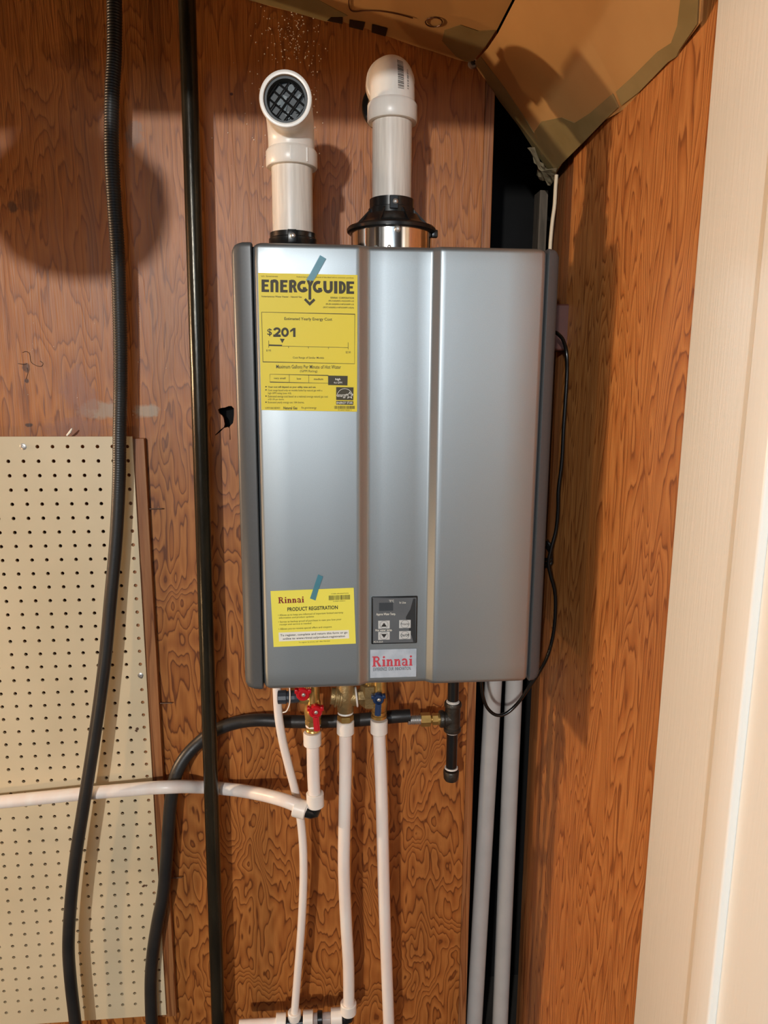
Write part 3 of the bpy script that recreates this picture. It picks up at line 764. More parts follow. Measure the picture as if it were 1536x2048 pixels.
# bell of the elbow, then the bend facing the camera
zb = at(581, 300, PY1).z
zb0, zb1 = at(580, 325, PY1-.03).z, at(580, 288, PY1-.03).z
efc = at(573, 178, -0.262)
dout = Vector((-0.07, -1, -0.06)).normalized()
Rb = 0.046; hgt = efc.z-zb1-Rb
bm = nb()
pts = elbow_path((PX1, PY1, zb1), (0, 0, 1), dout, Rb, max(0.004, hgt), 0.022)
tube(bm, pts, lambda i, n: RE, 40, cap=False)
elb = obj('elbow', bm, m_pvc, vent1, smooth=True)
bm = nb(); lathe(bm, (PX1, PY1, zb0), (0, 0, 1), [(0.0, RP), (0.0, .0366), (0.002, .0378), (zb1-zb0-.004, .0378), (zb1-zb0, .0352), (zb1-zb0+.002, RE-.001)], 40, capa=False, capb=False)
box(bm, PX1-.001, PX1+.001, PY1-.0385, PY1-.037, zb0+.002, zb1-.004); box(bm, PX1+.022, PX1+.024, PY1-.0312, PY1-.0295, zb0+.002, zb1-.004)
obj('elbow_socket', bm, m_pvc, elb, smooth=True)
ec = pts[-1]; ed = (pts[-1]-pts[-2]).normalized()
bm = nb(); lathe(bm, ec-ed*0.018, ed, [(0, RE), (0, RE+.0015), (.016, RE+.0025), (.019, RE+.0018), (.0195, RE-.0005), (.019, RE-.0035), (-.004, RE-.0042)], 48, capa=False, capb=False)
obj('rim', bm, m_pvc, elb, smooth=True)
# grille recessed in the mouth
bm = nb(); gr = RE-.0044; lathe(bm, ec-ed*0.016, ed, [(-.004, gr), (.012, gr), (.012, gr-.003), (-.002, gr-.0045), (-.002, gr*.2)], 40, capa=False, capb=True)
eu, ev = basis(ed)
grille = obj('grille', bm, m_screen_grey, vent1, smooth=True, label='dark grey grille')
for i in range(-2, 3):
    for dd in (0, 1):
        ang = math.radians(52 if dd == 0 else -38)
        dx = math.cos(ang); dz = math.sin(ang); ex, ez = -dz, dx
        off = i*0.0118; hl = math.sqrt(max(0, (gr-.003)**2-off*off))
        ux = Vector((1, 0, 0)); ux = (ux-ed*ux.dot(ed)).normalized(); uz = ux.cross(ed); uz = uz if uz.z > 0 else -uz
        c_ = ec-ed*0.0128+(ux*ex+uz*ez)*off; dr = ux*dx+uz*dz
        bm = nb(); tube(bm, [c_-dr*hl, c_+dr*hl], 0.0011, 6); obj('bar', bm, m_black, grille)
# second mesh and bright film behind the bars
bm = nb()
for k in range(7):
    a = k*0.9+.3; rr = random.uniform(.006, .019); c_ = ec-ed*0.0155+ux*rr*math.cos(a)+uz*rr*math.sin(a)
    s_ = random.uniform(.004, .007); poly3 = [c_+ux*s_*math.cos(t+a)+uz*s_*math.sin(t+a)-ed*random.uniform(0, .001) for t in (0, 1.3, 2.9, 4.4)]
    bm.faces.new([bm.verts.new(p_) for p_ in poly3])
obj('torn_screen', bm, mat('crinkled_screen', rgb(78, 88, 90), 0.42, metal=.1, vary=.3, vscale=120), grille)

# ------------------------------------------------------------------ exhaust (centre) vent pipe
p2 = at(786, 385, -0.145); PX2, PY2 = 0.0005, -0.145
flx = (at(698, 470, PY2).x+at(858, 470, PY2).x)/2; PX2 = flx+0.0035
RF = 0.0625
zr0 = ZT-.004; zr1 = at(778, 449, PY2-RF).z
bm = nb(); lathe(bm, (PX2, PY2, zr0), (0, 0, 1), [(0, RF+.002), (.004, RF+.002), (.006, RF), (zr1-zr0, RF)], 64, capb=False)
bm2 = bm
flue = obj('flue_ring', bm, m_chrome, heater, smooth=True, label='polished steel flue ring')
bm = nb(); H0 = zr1-.002
lathe(bm, (PX2, PY2, H0), (0, 0, 1), [(0, RF-.001), (0, RF+.0035), (.002, RF+.0062), (.006, RF+.0068), (.0085, RF+.005), (.0095, RF-.001), (.016, .0500), (.026, .0425), (.0262, .0365), (.036, .0360), (.037, .0340), (.050, .0340), (.050, .0303), (.01, .0303)], 64, capa=False, capb=False)
box(bm, PX2+RF-.002, PX2+RF+.0075, PY2-.020, PY2-.010, H0-.006, H0+.005, .0015)
adap = obj('flue_adapter', bm, m_black, flue, smooth=True, label='black stepped flue adapter')
for k in range(8):
    bm = nb(); a = 2*PI*k/8+PI/8; u_ = Vector((math.cos(a), math.sin(a), 0)); v_ = Vector((-u_.y, u_.x, 0))*.0014; o_ = Vector((PX2, PY2, H0))
    ngon_prism(bm, [o_+u_*.034+Vector((0, 0, .010))-v_, o_+u_*.060+Vector((0, 0, .010))-v_, o_+u_*.0365+Vector((0, 0, .034))-v_, o_+u_*.034+Vector((0, 0, .034))-v_], v_*2); obj('gusset', bm, m_black, flue)
box_ = nb(); box(box_, PX2-.0065, PX2+.0065, PY2-.0385, PY2-.032, H0+.030, H0+.049, .001); obj('clamp_tab', box_, m_black, flue)
screw(flue, (PX2+.002, PY2-.0385, H0+.040), r=.004)
screw(flue, (PX2+.003, PY2-RF-.001, H0-.004), r=.0048, h=.004)
for a in (-2.05, -1.72):
    screw(flue, (PX2+RF*math.cos(a), PY2+RF*math.sin(a), ZT+.005), (math.cos(a), math.sin(a), 0), .003, .002, 'rivet')
vent2 = thing('exhaust_vent_pipe', 'white vent pipe whose elbow bends back into the plywood wall', 'pipe', (PX2, PY2, ZT+.08))
z0 = H0+.02; z20 = at(788, 232, PY2-.03).z; z21 = at(788, 192, PY2-.03).z
bm = nb(); lathe(bm, (PX2, PY2, z0), (0, 0, 1), [(0, RP), (z20-z0+.01, RP)], 40); obj('pipe', bm, m_pvc_dirty, vent2, smooth=True)
bm = nb(); lathe(bm, (PX2, PY2, z20), (0, 0, 1), [(0.0, RP), (0.0, .0366), (0.002, .0378), (z21-z20-.004, .0378), (z21-z20, .0352), (z21-z20+.002, RE-.001)], 40, capa=False, capb=False)
wr = at(771, 214, 0.0)
do2 = Vector((wr.x-PX2, 0-PY2, 0)).normalized()
Rb2 = 0.042; ztop = at(782, 104, PY2).z-RE
elb2 = None
pts2 = elbow_path((PX2, PY2, z21), (0, 0, 1), do2, Rb2, max(.003, ztop-z21-Rb2), 0.02)
e2end = pts2[-1]
bs = bm
bm = nb(); tube(bm, pts2, RE, 48, cap=False)
elb2 = obj('elbow', bm, m_pvc, vent2, smooth=True)
obj('elbow_socket', bs, m_pvc, elb2, smooth=True)
dwall = (0-e2end.y)/do2.y
bm = nb(); lathe(bm, e2end-do2*.024, do2, [(0, RE-.001), (.001, .0360), (.003, .0378), (.022, .0378), (.024, .0366), (.024, RP)], 40, capa=False, capb=False)
obj('wall_socket', bm, m_pvc, elb2, smooth=True)
bm = nb(); lathe(bm, e2end-do2*.01, do2, [(0, RP), (dwall+.0095, RP)], 40); obj('wall_stub', bm, m_pvc, vent2, smooth=True)
wp = e2end+do2*dwall
bm = nb(); lathe(bm, (wp.x, -0.0002, wp.z), (0, -1, 0), [(0, .0405), (.006, .0395), (.007, .038), (.007, .031)], 40, capa=False, capb=False); obj('wall_flange', bm, m_black, vent2, smooth=True, label='black rubber wall flange')
# printed bar code and smudges on the elbow, laid on its surface
def elbow_surf(t, ph, rr):
    """t 0..1 along bend, ph angle round the section measured from the outer side toward +x"""
    a = PI/2*t; c = Vector((PX2, PY2, pts2[1].z))+do2*Rb2
    rad = -do2*math.cos(a)+Vector((0, 0, 1))*math.sin(a); side = do2.cross(Vector((0, 0, 1)))
    return c+rad*Rb2+(rad*math.cos(ph)+side*math.sin(ph))*rr
bm = nb(); random.seed(11)
t = 0.06
while t < 0.50:
    dt = random.choice((.004, .006, .010))
    for (pa, pb) in ((.16, .44),):
        ps = [elbow_surf(tt, pp, RE+.00025) for tt, pp in ((t, pa), (t, (pa+pb)/2), (t, pb), (t+dt, pb), (t+dt, (pa+pb)/2), (t+dt, pa))]
        vs = [bm.verts.new(q_) for q_ in ps]; bm.faces.new((vs[0], vs[1], vs[4], vs[5])); bm.faces.new((vs[1], vs[2], vs[3], vs[4]))
    t += dt+random.choice((.006, .008, .012))
t = .08
for k in range(14):
    ps = [elbow_surf(tt, pp, RE+.00025) for tt, pp in ((t, .62), (t, .70), (t+.008, .70), (t+.008, .62))]
    bm.faces.new([bm.verts.new(q_) for q_ in ps]); t += random.choice((.016, .028))
obj('barcode', bm, m_print, elb2)

# ------------------------------------------------------------------ cardboard corner sheets
P1 = at(947, 127, -0.004); P2 = at(1115, 360, XR-.003, 0); P3 = at(1413, 20, XR-.003, 0)
NB = (P2-P1).cross(P3-P1).normalized()
if NB.z > 0: NB = -NB            # faces down toward the closet
def onp(px, py, P=None, n=None):
    P = P or P1; n = n or NB
    d = at(px, py, 0)-CO; return CO+d*((P-CO).dot(n)/d.dot(n))
cb2 = thing('cardboard_sheet', 'large brown cardboard sheet slanting across the upper right corner, taped edges', 'cardboard', onp(1115, 345))
creaseA, creaseB = onp(1104, -60), onp(1236, 182)
cdir = (creaseB-creaseA).normalized(); cn = NB.cross(cdir)
if cn.dot(onp(1300, 60)-creaseA) < 0: cn = -cn
def bend(p):
    d = (p-creaseA).dot(cn)
    return p+NB*(0.05*d) if d > 0 else p
outl_L = [(947, 127), (1000, 204), (1036, 251), (1063, 290), (1080, 318), (1094, 338), (1112, 346), (1122, 329), (1163, 289), (1210, 240), (1232, 220)]
outl_R = [(1238, 215), (1281, 182), (1344, 117), (1364, 104), (1371, 88), (1412, 34), (1416, -10), (1424, -120)]
topL = [(1104, -120), (1075, -80), (1030, 0), (996, 66), (975, 97)]
L3 = [onp(*p) for p in outl_L]; cr1 = onp(1236, 218); cr0_ = onp(1168, -120 if False else -110)
# crease runs through both halves
cA = creaseA+cdir*(-0.03); cB = onp(1255, 215)
cB = creaseA+cdir*((cB-creaseA).dot(cdir))
bm = nb(); ngon_prism(bm, [onp(*p) for p in outl_L[:-1]]+[cB, cA]+[onp(*p) for p in topL[1:]], -NB*0.004)
obj('panel', bm, m_card, cb2)
bm = nb(); ngon_prism(bm, [cA, cB]+[bend(onp(*p)) for p in outl_R[1:]], -NB*0.004)
obj('panel', bm, m_card, cb2)
def tape_on(name, pts, parent, lift=0.0009, m=m_ptape, f=onp, b=True, n=NB):
    bm = nb(); ngon_prism(bm, [(bend(f(*p)) if b else f(*p))+n*lift for p in pts], -n*0.0004)
    return obj(name, bm, m, parent)
def splitR(p): return p
tape_on('packing_tape', [(950, 124), (962, 112), (1010, 176), (1050, 235), (1090, 300), (1078, 314), (1038, 252), (1002, 203)], cb2)
tape_on('packing_tape', [(1124, 327), (1163, 288), (1210, 240), (1238, 213), (1226, 186), (1180, 226), (1150, 245), (1124, 234), (1084, 242), (1070, 262), (1066, 292), (1080, 316), (1094, 335), (1111, 344)], cb2, .0012)
tape_on('packing_tape', [(1244, 210), (1282, 180), (1344, 116), (1362, 104), (1370, 88), (1408, 34), (1414, -40), (1378, -40), (1366, 40), (1352, 76), (1322, 96), (1270, 148), (1233, 182)], cb2, .0014)
# crumpled foil-like end of tape
bm = nb(); random.seed(2)
cps = [(1062, 288), (1075, 318), (1082, 332), (1075, 330), (1081, 352), (1096, 358), (1104, 368), (1116, 352), (1118, 332), (1100, 334), (1086, 318), (1072, 292)]
g = []
cen = onp(1098, 342)
vs = [bm.verts.new(onp(*p)+NB*(.002+random.uniform(0, .006))) for p in cps]
mid = [bm.verts.new(onp(1090+random.uniform(-8, 10), 336+random.uniform(-10, 14))+NB*random.uniform(.001, .012)) for _ in range(1)]
for k in range(len(vs)): bm.faces.new((vs[k], vs[(k+1) % len(vs)], mid[0]))
bmesh.ops.subdivide_edges(bm, edges=bm.edges, cuts=2, use_grid_fill=True)
for v in bm.verts: v.co += NB*random.uniform(-.0018, .0018)
bmesh.ops.triangulate(bm, faces=bm.faces)
obj('crumpled_tape', bm, m_foil, cb2, label='shiny crumpled end of packing tape')

# second sheet, roughly level, along the top of the back wall
A0 = at(493, -2, -0.003); NA = (P1-A0).cross(Vector((0.02, -1, 0.10))).normalized()
if NA.z > 0: NA = -NA
onA = lambda px, py: onp(px, py, P1, NA)
onA0 = onA; onA = lambda px, py: onA0(px, py)+Vector((-0.003, 0, 0.0006))
cb1 = thing('cardboard_sheet', 'brown cardboard sheet overhead along the top of the plywood, wire loop on it', 'cardboard', P1)
outA = [(947, 127), (920, 121), (870, 104), (830, 92), (780, 74), (735, 58), (690, 45), (655, 44), (600, 28), (545, 14), (493, -2), (450, -20), (450, -200), (1078, -90), (1031, -4), (997, 62), (973, 97)]
bm = nb(); ngon_prism(bm, [onA(*p)-NA*0.0 for p in outA], -NA*0.004); obj('panel', bm, m_card, cb1)
def tapeA(name, pts, lift=.0009, m=m_ptape): return tape_on(name, pts, cb1, lift, m, onA, False, NA)
tapeA('packing_tape', [(893, 60), (888, 82), (915, 112), (935, 124), (950, 122), (975, 92), (996, 60), (960, 62), (925, 50)])
tapeA('packing_tape', [(500, 0), (600, 27), (655, 43), (665, 38), (700, 32), (640, 0), (560, -10)], .0007)
# black tape bits with pale gaps along the sheet's edge
for k, q4 in enumerate([[(658, 41), (666, 34), (689, 34), (689, 47)], [(703, 39), (734, 44), (730, 60), (702, 53)], [(748, 48), (779, 56), (775, 72), (747, 64)]]):
    bm = nb(); ngon_prism(bm, [onA(*p)+NA*.0016 for p in q4], -NA*.0006); obj('black_tape_bit', bm, m_bktape, cb1)
# wire with a loop
wire = [(700, -60), (702, -10), (702, 8), (705, 18), (714, 22), (735, 20), (765, 21), (800, 27), (830, 35)]
bm = nb(); tube(bm, spline([onA(*p)+NA*.0018 for p in wire], 5), .0009, 8)
wt = obj('wire', bm, mat('brown_wire', rgb(84, 48, 26), .4, metal=.3, vary=.2)); tagp(wt, 'thin brown wire hanging across the overhead cardboard', 'wire')
bm = nb(); lp = [(872+17*math.cos(a*PI/8), 43+9.5*math.sin(a*PI/8)) for a in range(17)]
tube(bm, [onA(*p)+NA*.0018 for p in lp], .0010, 8, cap=False)
tagp(obj('wire_ring', bm, wt.data.materials[0]), 'small brown wire ring under the overhead cardboard', 'ring')
# washer-head screw pinning the corner
sc = at(946, 126, -0.0058)
scr = thing('washer_screw', 'washer head screw pinning cardboard to the top right of plywood', 'screw', sc)
bm = nb(); lathe(bm, sc+Vector((0, .0058, 0)), (0, -1, 0), [(0, .0075), (.0060, .0075), (.0072, .0072), (.0074, .003)], 24); obj('washer', bm, m_screw, scr, smooth=True)
bm = nb(); lathe(bm, sc+Vector((0, -.0012, 0)), (0, -1, 0), [(0, .0042), (.002, .0040), (.003, .0028), (.0026, .0014)], 20); obj('head', bm, m_black, scr, smooth=True)

# ------------------------------------------------------------------ pegboard
tr = at(270, 873, -.02); PR = (at(270, 873, -.02).x+at(328, 2035, -.02).x)/2; PT = tr.z; PB = at(328, 2030, -.02).z
c0x = PR-.0095; r0z = at(259, 893, -.02).z
holes = []
rh = 0.0033
for i in range(17):
    for j in range(48):
        x = c0x-.0254*i; z = r0z-.0254*j
        if z < PB+.006: continue
        if (i, j) in ((8, 0), (1, 18)): continue
        holes.append([(x+rh*math.cos(2*PI*k/10), z+rh*math.sin(2*PI*k/10)) for k in range(10)])
bm = plate_with_holes([(-1.05, PB), (PR, PB), (PR, PT), (-1.05, PT)], holes, -.020, -.015)
peg = obj('pegboard', bm, m_peg); tagp(peg, 'cream pegboard with rows of round holes on the lower left plywood', 'pegboard')
for (px, py, r_) in ((46, 893.5, .0058), (281, 1351, .0052)):
    q = at(px, py, -.0204)
    o = screw(peg, q, r=r_, h=.0016)
bm = nb()
for s_ in (1,):
    box(bm, PR-.03, PR+.019, -.0148, -.0002, PB-.01, PT-.004, .0008)
tagp(obj('batten', bm, m_stud), 'narrow brown wood batten along the right edge of pegboard', 'batten')
bm = nb(); box(bm, -1.03, -1.0, -.0148, -.0002, PB, PT-.004); tagp(obj('batten', bm, m_stud), 'wood batten behind the left edge of pegboard', 'batten')
bm = nb(); box(bm, -1.0, PR-.031, -.0148, -.0002, PB+.001, PB+.012); tagp(obj('batten', bm, m_stud), 'wood batten behind the bottom edge of pegboard', 'batten')
for k, (xa, xb, py, lab) in enumerate([(288, 326, 1018, 'rusty nail sticking out of the batten, topmost of three'), (308, 345, 1407, 'rusty nail sticking out of the batten just above the black hose'), (345, 365, 1756, 'rusty nail sticking out of the batten low beside the black hose')]):
    A = at(xa, py, -.008); B = at(xb, py-1, -.008); A.x = PR+.0185
    bm = nb(); dirn = (B-A).normalized(); lathe(bm, A, dirn, [(0, .0011), ((B-A).length-.002, .0011), ((B-A).length, .0003)], 10)
    tagp(obj('nail', bm, m_nail), lab, 'nail')
random.seed(9)
for (px, py) in ((273, 1461), (288, 1771)):
    bm = nb(); c_ = at(px, py, -.0202)
    for k in range(9):
        a = random.uniform(0, 6.28); rr = random.uniform(0, .005); s_ = random.uniform(.0012, .0034)
        q = c_+Vector((rr*math.cos(a), 0, rr*math.sin(a)))
        bm.faces.new([bm.verts.new((q.x+s_*random.uniform(.6, 1)*math.cos(t), -.0202-k*1e-5, q.z+s_*random.uniform(.5, 1)*math.sin(t))) for t in (0, 1.1, 2.0, 3.2, 4.1, 5.2)])
    for f in bm.faces:
        f.normal_update()
        if f.normal.y > 0: f.normal_flip()
    obj('brown_smudge', bm, m_nail, peg)
# splinter on the top edge of the board
A = at(134, 871, -.018); B = at(144, 857, -.024); bm = nb(); tube(bm, [A, (A+B)/2+Vector((.001, 0, 0)), B], lambda i, n: (.0016, .0022, .0012)[i], 6)
tagp(obj('splinter', bm, m_paper), 'white torn scrap on the top edge of pegboard', 'scrap')
# foam specks stuck to the wall above the left elbow
bm = nb(); random.seed(21)
for k in range(230):
    px = random.gauss(585, 32); py = random.uniform(12, 125) if k < 175 else random.uniform(125, 340)
    if k >= 175: px = random.choice((random.gauss(628, 6), random.gauss(520, 40)))
    q = at(px, py, -.0006); s_ = random.uniform(.0004, .0014)
    bmesh.ops.create_icosphere(bm, subdivisions=1, radius=s_, matrix=Matrix.Translation(q))
for (px, py) in [(215, 985), (67, 646), (330, 820), (120, 820)] + [(random.uniform(30, 340), random.uniform(600, 860)) for _ in range(14)]:
    q = at(px, py, -.0006); bmesh.ops.create_icosphere(bm, subdivisions=1, radius=random.uniform(.0004, .0009), matrix=Matrix.Translation(q))
tagp(obj('foam_specks', bm, m_speck), 'pale specks of foam stuck on the plywood above the left vent elbow', 'debris', kind='stuff')
# pencil marks
bm = nb(); pen = rgb(60, 34, 20)
for pl in [[(45, 705), (52, 703), (58, 706), (60, 712), (62, 724), (72, 731), (82, 733), (86, 727), (80, 722)], [(36, 727), (48, 729), (54, 727)], [(54, 735), (56, 745), (52, 758)]]:
    tube(bm, spline([at(a_, b_, -.0004) for a_, b_ in pl], 4), .00045, 5)
obj('pencil_mark', bm, mat('pencil_brown', pen, .8, vary=.2), wall_back)

# ------------------------------------------------------------------ long black pipe and left hose
bm = nb(); YB = -.062
pth = [at(372, -60, YB), at(378, 100, YB), at(386, 400, YB), at(395, 700, YB), at(407, 1000, YB), at(416, 1300, YB), at(425, 1600, YB), at(434, 1900, YB), at(439, 2120, YB)]
xs = [p.x for p in pth]; A, B = pth[0], pth[-1]
pl = [Vector((A.x+(B.x-A.x)*k/12, YB, A.z+(B.z-A.z)*k/12)) for k in range(13)]
A2 = pl[0]+(pl[0]-pl[-1]).normalized()*.12; B2 = pl[-1]+(pl[-1]-pl[0]).normalized()*.12
tube(bm, [A2, pl[4], pl[8], B2], .0134, 28)
gp = obj('gas_pipe', bm, m_blacksteel, smooth=True); tagp(gp, 'straight glossy dark steel pipe running floor to ceiling left of heater', 'pipe')
hose_px = [(227, -420, -.046), (228, -60, -.046), (229, 60, -.046), (228, 120, -.046), (224, 190, -.047), (223, 300, -.048), (228, 400, -.048), (235, 500, -.048), (239, 620, -.048), (241, 740, -.048), (239, 880, -.05), (238, 960, -.052), (232, 1080, -.055), (221, 1200, -.06), (211, 1310, -.066), (197, 1420, -.072), (182, 1520, -.078), (166, 1620, -.082), (152, 1710, -.084), (142, 1800, -.082), (137, 1890, -.080), (141, 1960, -.078), (150, 2040, -.076), (158, 2120, -.074), (176, 2330, -.07)]
hp_ = resample(spline([at(a_, b_, c_) for a_, b_, c_ in hose_px], 8), .00105)
zr = at(235, 900, -.05).z
def hr(i, n):
    z = hp_[i].z; amp = .00055 if z > zr+.1 else (.0004*max(0, (z-zr+.1)/.2) if z > zr-.1 else 0)
    return .0112+amp*math.cos(i*PI/2)
bm = nb(); tube(bm, hp_, hr, 18)
tagp(obj('black_hose', bm, m_rubber, smooth=True, angle=3), 'long black ribbed hose hanging down the far left over the pegboard', 'hose')
hose2 = [(838, 1430, -.084), (820, 1431, -.084), (790, 1433, -.084), (750, 1437, -.08), (700, 1441, -.07), (640, 1443, -.058), (580, 1443, -.046), (520, 1440, -.035), (475, 1445, -.024), (432, 1460, -.018), (398, 1485, -.018), (370, 1515, -.026), (352, 1550, -.034), (342, 1600, -.036), (337, 1660, -.037), (332, 1730, -.037), (326, 1790, -.037), (316, 1840, -.037), (307, 1895, -.037), (302, 1950, -.037), (302, 2010, -.037), (306, 2100, -.037), (312, 2320, -.037)]
hpts = spline([at(a_, b_, c_) for a_, b_, c_ in hose2[1:]], 8)
bm = nb(); tube(bm, hpts, .0122, 20)
tagp(obj('black_hose', bm, m_rubber, smooth=True), 'smooth black hose curving from the gas tee down past the pegboard edge', 'hose')

# ------------------------------------------------------------------ gas tee under the heater
YG = -.086
gt = at(905, 1437, YG); gx = gt.x
tee = thing('gas_tee', 'black iron pipe tee with capped drip leg and brass hose fitting', 'pipe fitting', at(905, 1560, YG))
def zpx(py, y=YG, px=905): return at(px, py, y).z
bm = nb(); lathe(bm, (gx, YG, zpx(1400)), (0, 0, 1), [(0, .0103), (HB+.013-zpx(1400), .0103)], 24); obj('nipple', bm, m_black, tee, smooth=True)
bm = nb(); za, zb_ = zpx(1462), zpx(1404)
lathe(bm, (gx, YG, za), (0, 0, 1), [(0, .0120), (0, .0152), (.002, .0162), (.007, .0162), (.009, .0142), (zb_-za-.009, .0142), (zb_-za-.007, .0162), (zb_-za-.002, .0162), (zb_-za, .0152), (zb_-za, .012)], 28)
xl = at(879, 1433, YG).x; lathe(bm, (xl, YG, gt.z), (1, 0, 0), [(0, .0120), (0, .0150), (.002, .0162), (.007, .0162), (.009, .0140), (gx-xl, .0140)], 28)
obj('tee_body', bm, m_iron, tee, smooth=True, label='dark grey cast iron tee')
for zz in (zpx(1404), zpx(1463)):
    bm = nb(); lathe(bm, (gx, YG, zz-.0022), (0, 0, 1), [(0, .0112), (.001, .0124), (.0035, .0124), (.0045, .0112)], 24); obj('thread_tape', bm, m_teflon, tee, smooth=True)
bm = nb(); lathe(bm, (gx, YG, zpx(1534)), (0, 0, 1), [(0, .0103), (zpx(1462)-zpx(1534), .0103)], 24); obj('nipple', bm, m_black, tee, smooth=True)
bm = nb(); lathe(bm, (gx, YG, zpx(1536)-.001), (0, 0, 1), [(0, .0112), (.001, .0128), (.0035, .0124)], 24); obj('thread_tape', bm, m_teflon, tee, smooth=True)
zc = zpx(1560); bm = nb(); lathe(bm, (gx, YG, zc), (0, 0, 1), [(0, .006), (.001, .0120), (.005, .0142), (zpx(1540)-zc-.002, .0150), (zpx(1540)-zc, .0135), (zpx(1540)-zc, .009)], 28)
obj('cap', bm, m_iron, tee, smooth=True)
def hexn(bm, org, ax, prof): lathe(bm, org, ax, prof, 6)
zg = gt.z
x1_ = at(841, 1432, YG).x; x2_ = at(861, 1432, YG).x; x3_ = at(864, 1432, YG).x; x4_ = at(876, 1432, YG).x; x0_ = at(822, 1431, YG).x
bm = nb(); hexn(bm, (x1_, YG, zg), (1, 0, 0), [(0, .0115), (.001, .0128), (x2_-x1_-.001, .0128), (x2_-x1_, .0115)]); obj('brass_nut', bm, m_brass, tee, label='large brass hex nut')
bm = nb(); hexn(bm, (x3_, YG, zg), (1, 0, 0), [(0, .0098), (.001, .0108), (x4_-x3_-.001, .0108), (x4_-x3_, .0098)]); obj('brass_nut', bm, m_brass, tee)
bm = nb(); lathe(bm, (x2_-.001, YG, zg), (1, 0, 0), [(0, .0075), (x3_-x2_+.002, .0075)], 20); lathe(bm, (x4_-.001, YG, zg), (1, 0, 0), [(0, .0110), (xl-x4_+.002, .0110)], 20); obj('brass_sleeve', bm, m_brass, tee, smooth=True)
bm = nb(); n_ = 26; xs_ = x0_-.006; lathe(bm, (xs_, YG, zg), (1, 0, 0), [((x1_-xs_)*k/n_, .0074+(.0014 if k % 4 in (1, 2) else 0)) for k in range(n_+1)], 24); obj('corrugated_stub', bm, m_screw, tee, smooth=True, label='ribbed steel hose stub')

# ------------------------------------------------------------------ water pipes under the heater
def ring(bm, org, ax, l, r=.0152, chamf=.0016): lathe(bm, org, ax, [(0, r-.004), (0, r-chamf), (chamf, r), (l-chamf, r), (l, r-chamf), (l, r-.004)], 32)
def R3(x, y, z): return Vector((x, y, z))
RX = .0114
YV = -.13
# hot valve column
hx = at(626, 1440, YV).x
hv = thing('hot_valve', 'brass isolation valve with two red handles under the heater', 'valve', at(627, 1462, YV))
z = lambda py, y=YV, px=626: at(px, py, y).z
bm = nb()
lathe(bm, (hx, YV, z(1462)), (0, 0, 1), [(0, .0120), (.002, .0138), (.005, .0130), (.006, .0118), (.009, .0118)], 28)
zA = z(1452); hexn(bm, (hx, YV, zA+.002), (0, 0, 1), [(0, .0125), (.001, .0140), (.010, .0140), (.011, .0130)])
lathe(bm, (hx, YV, zA+.012), (0, 0, 1), [(0, .0125), (.004, .0142), (.018, .0160), (.028, .0142), (.032, .0125), (.050, .0125), (HB+.013-zA-.012, .012)], 28)
lathe(bm, (hx-.002, YV, z(1396)), (-1, 0, 0), [(0, .011), (.012, .011), (.014, .0095), (.022, .0095)], 24)
lathe(bm, (hx+.002, YV, z(1403)), (1, 0, .25), [(0, .0105), (.008, .0105), (.010, .009)], 20)
obj('valve_body', bm, m_brass, hv, smooth=True)
bm = nb(); lathe(bm, (hx, YV, z(1450)-.002), (0, 0, 1), [(0, .0115), (.001, .0134), (.0035, .0130), (.0045, .011)], 24); obj('thread_tape', bm, m_teflon, hv, smooth=True)
# lever handle: hub with arm hanging down
def handle(parent, cx_, cy_, YH, m, rhub, arm=None, nm='handle', scr=True):
    c_ = at(cx_, cy_, YH); bm = nb()
    lathe(bm, c_+Vector((0, .012, 0)), (0, -1, 0), [(0, rhub*.8), (.002, rhub), (.010, rhub), (.0125, rhub*.85), (.0128, rhub*.55), (.011, rhub*.45)], 28)
    if arm:
        q = at(arm[0], arm[1], YH); d = (q-c_); wd = .0052; n2 = Vector((d.z, 0, -d.x)).normalized()*wd
        s0 = c_+d.normalized()*rhub*.6
        ngon_prism(bm, [s0+n2+Vector((0, -.004, 0)), q+n2+Vector((0, -.007, 0)), q-n2+Vector((0, -.007, 0)), s0-n2+Vector((0, -.004, 0))], (0, .006, 0))
        ngon_prism(bm, [s0+n2*.45+Vector((0, -.0058, 0)), q+n2*.45+Vector((0, -.0088, 0)), q-n2*.45+Vector((0, -.0088, 0)), s0-n2*.45+Vector((0, -.0058, 0))], (0, .003, 0))
    for s_ in (-1, 1):
        box(bm, c_.x+s_*rhub*.95-.003, c_.x+s_*rhub*.95+.003, c_.y-.001, c_.y+.010, c_.z+rhub*.2, c_.z+rhub*.8, .001)
    h = obj(nm, bm, m, parent, smooth=True, angle=.6)
    if scr: screw(h, c_+Vector((.001, -.0005, 0)), r=.0034, h=.002)
    bm = nb(); lathe(bm, c_+Vector((0, .010, 0)), (0, 1, 0), [(0, .007), (.012, .007)], 16); obj('stem', bm, m_brass, parent, smooth=True)
    return h
handle(hv, 631, 1425, YV-.034, m_red, .0118, (634, 1458), 'lever_handle')['label'] = 'red lever handle'
handle(hv, 606, 1390, YV-.030, m_red, .0118, None, 'knob')['label'] = 'round red knob'
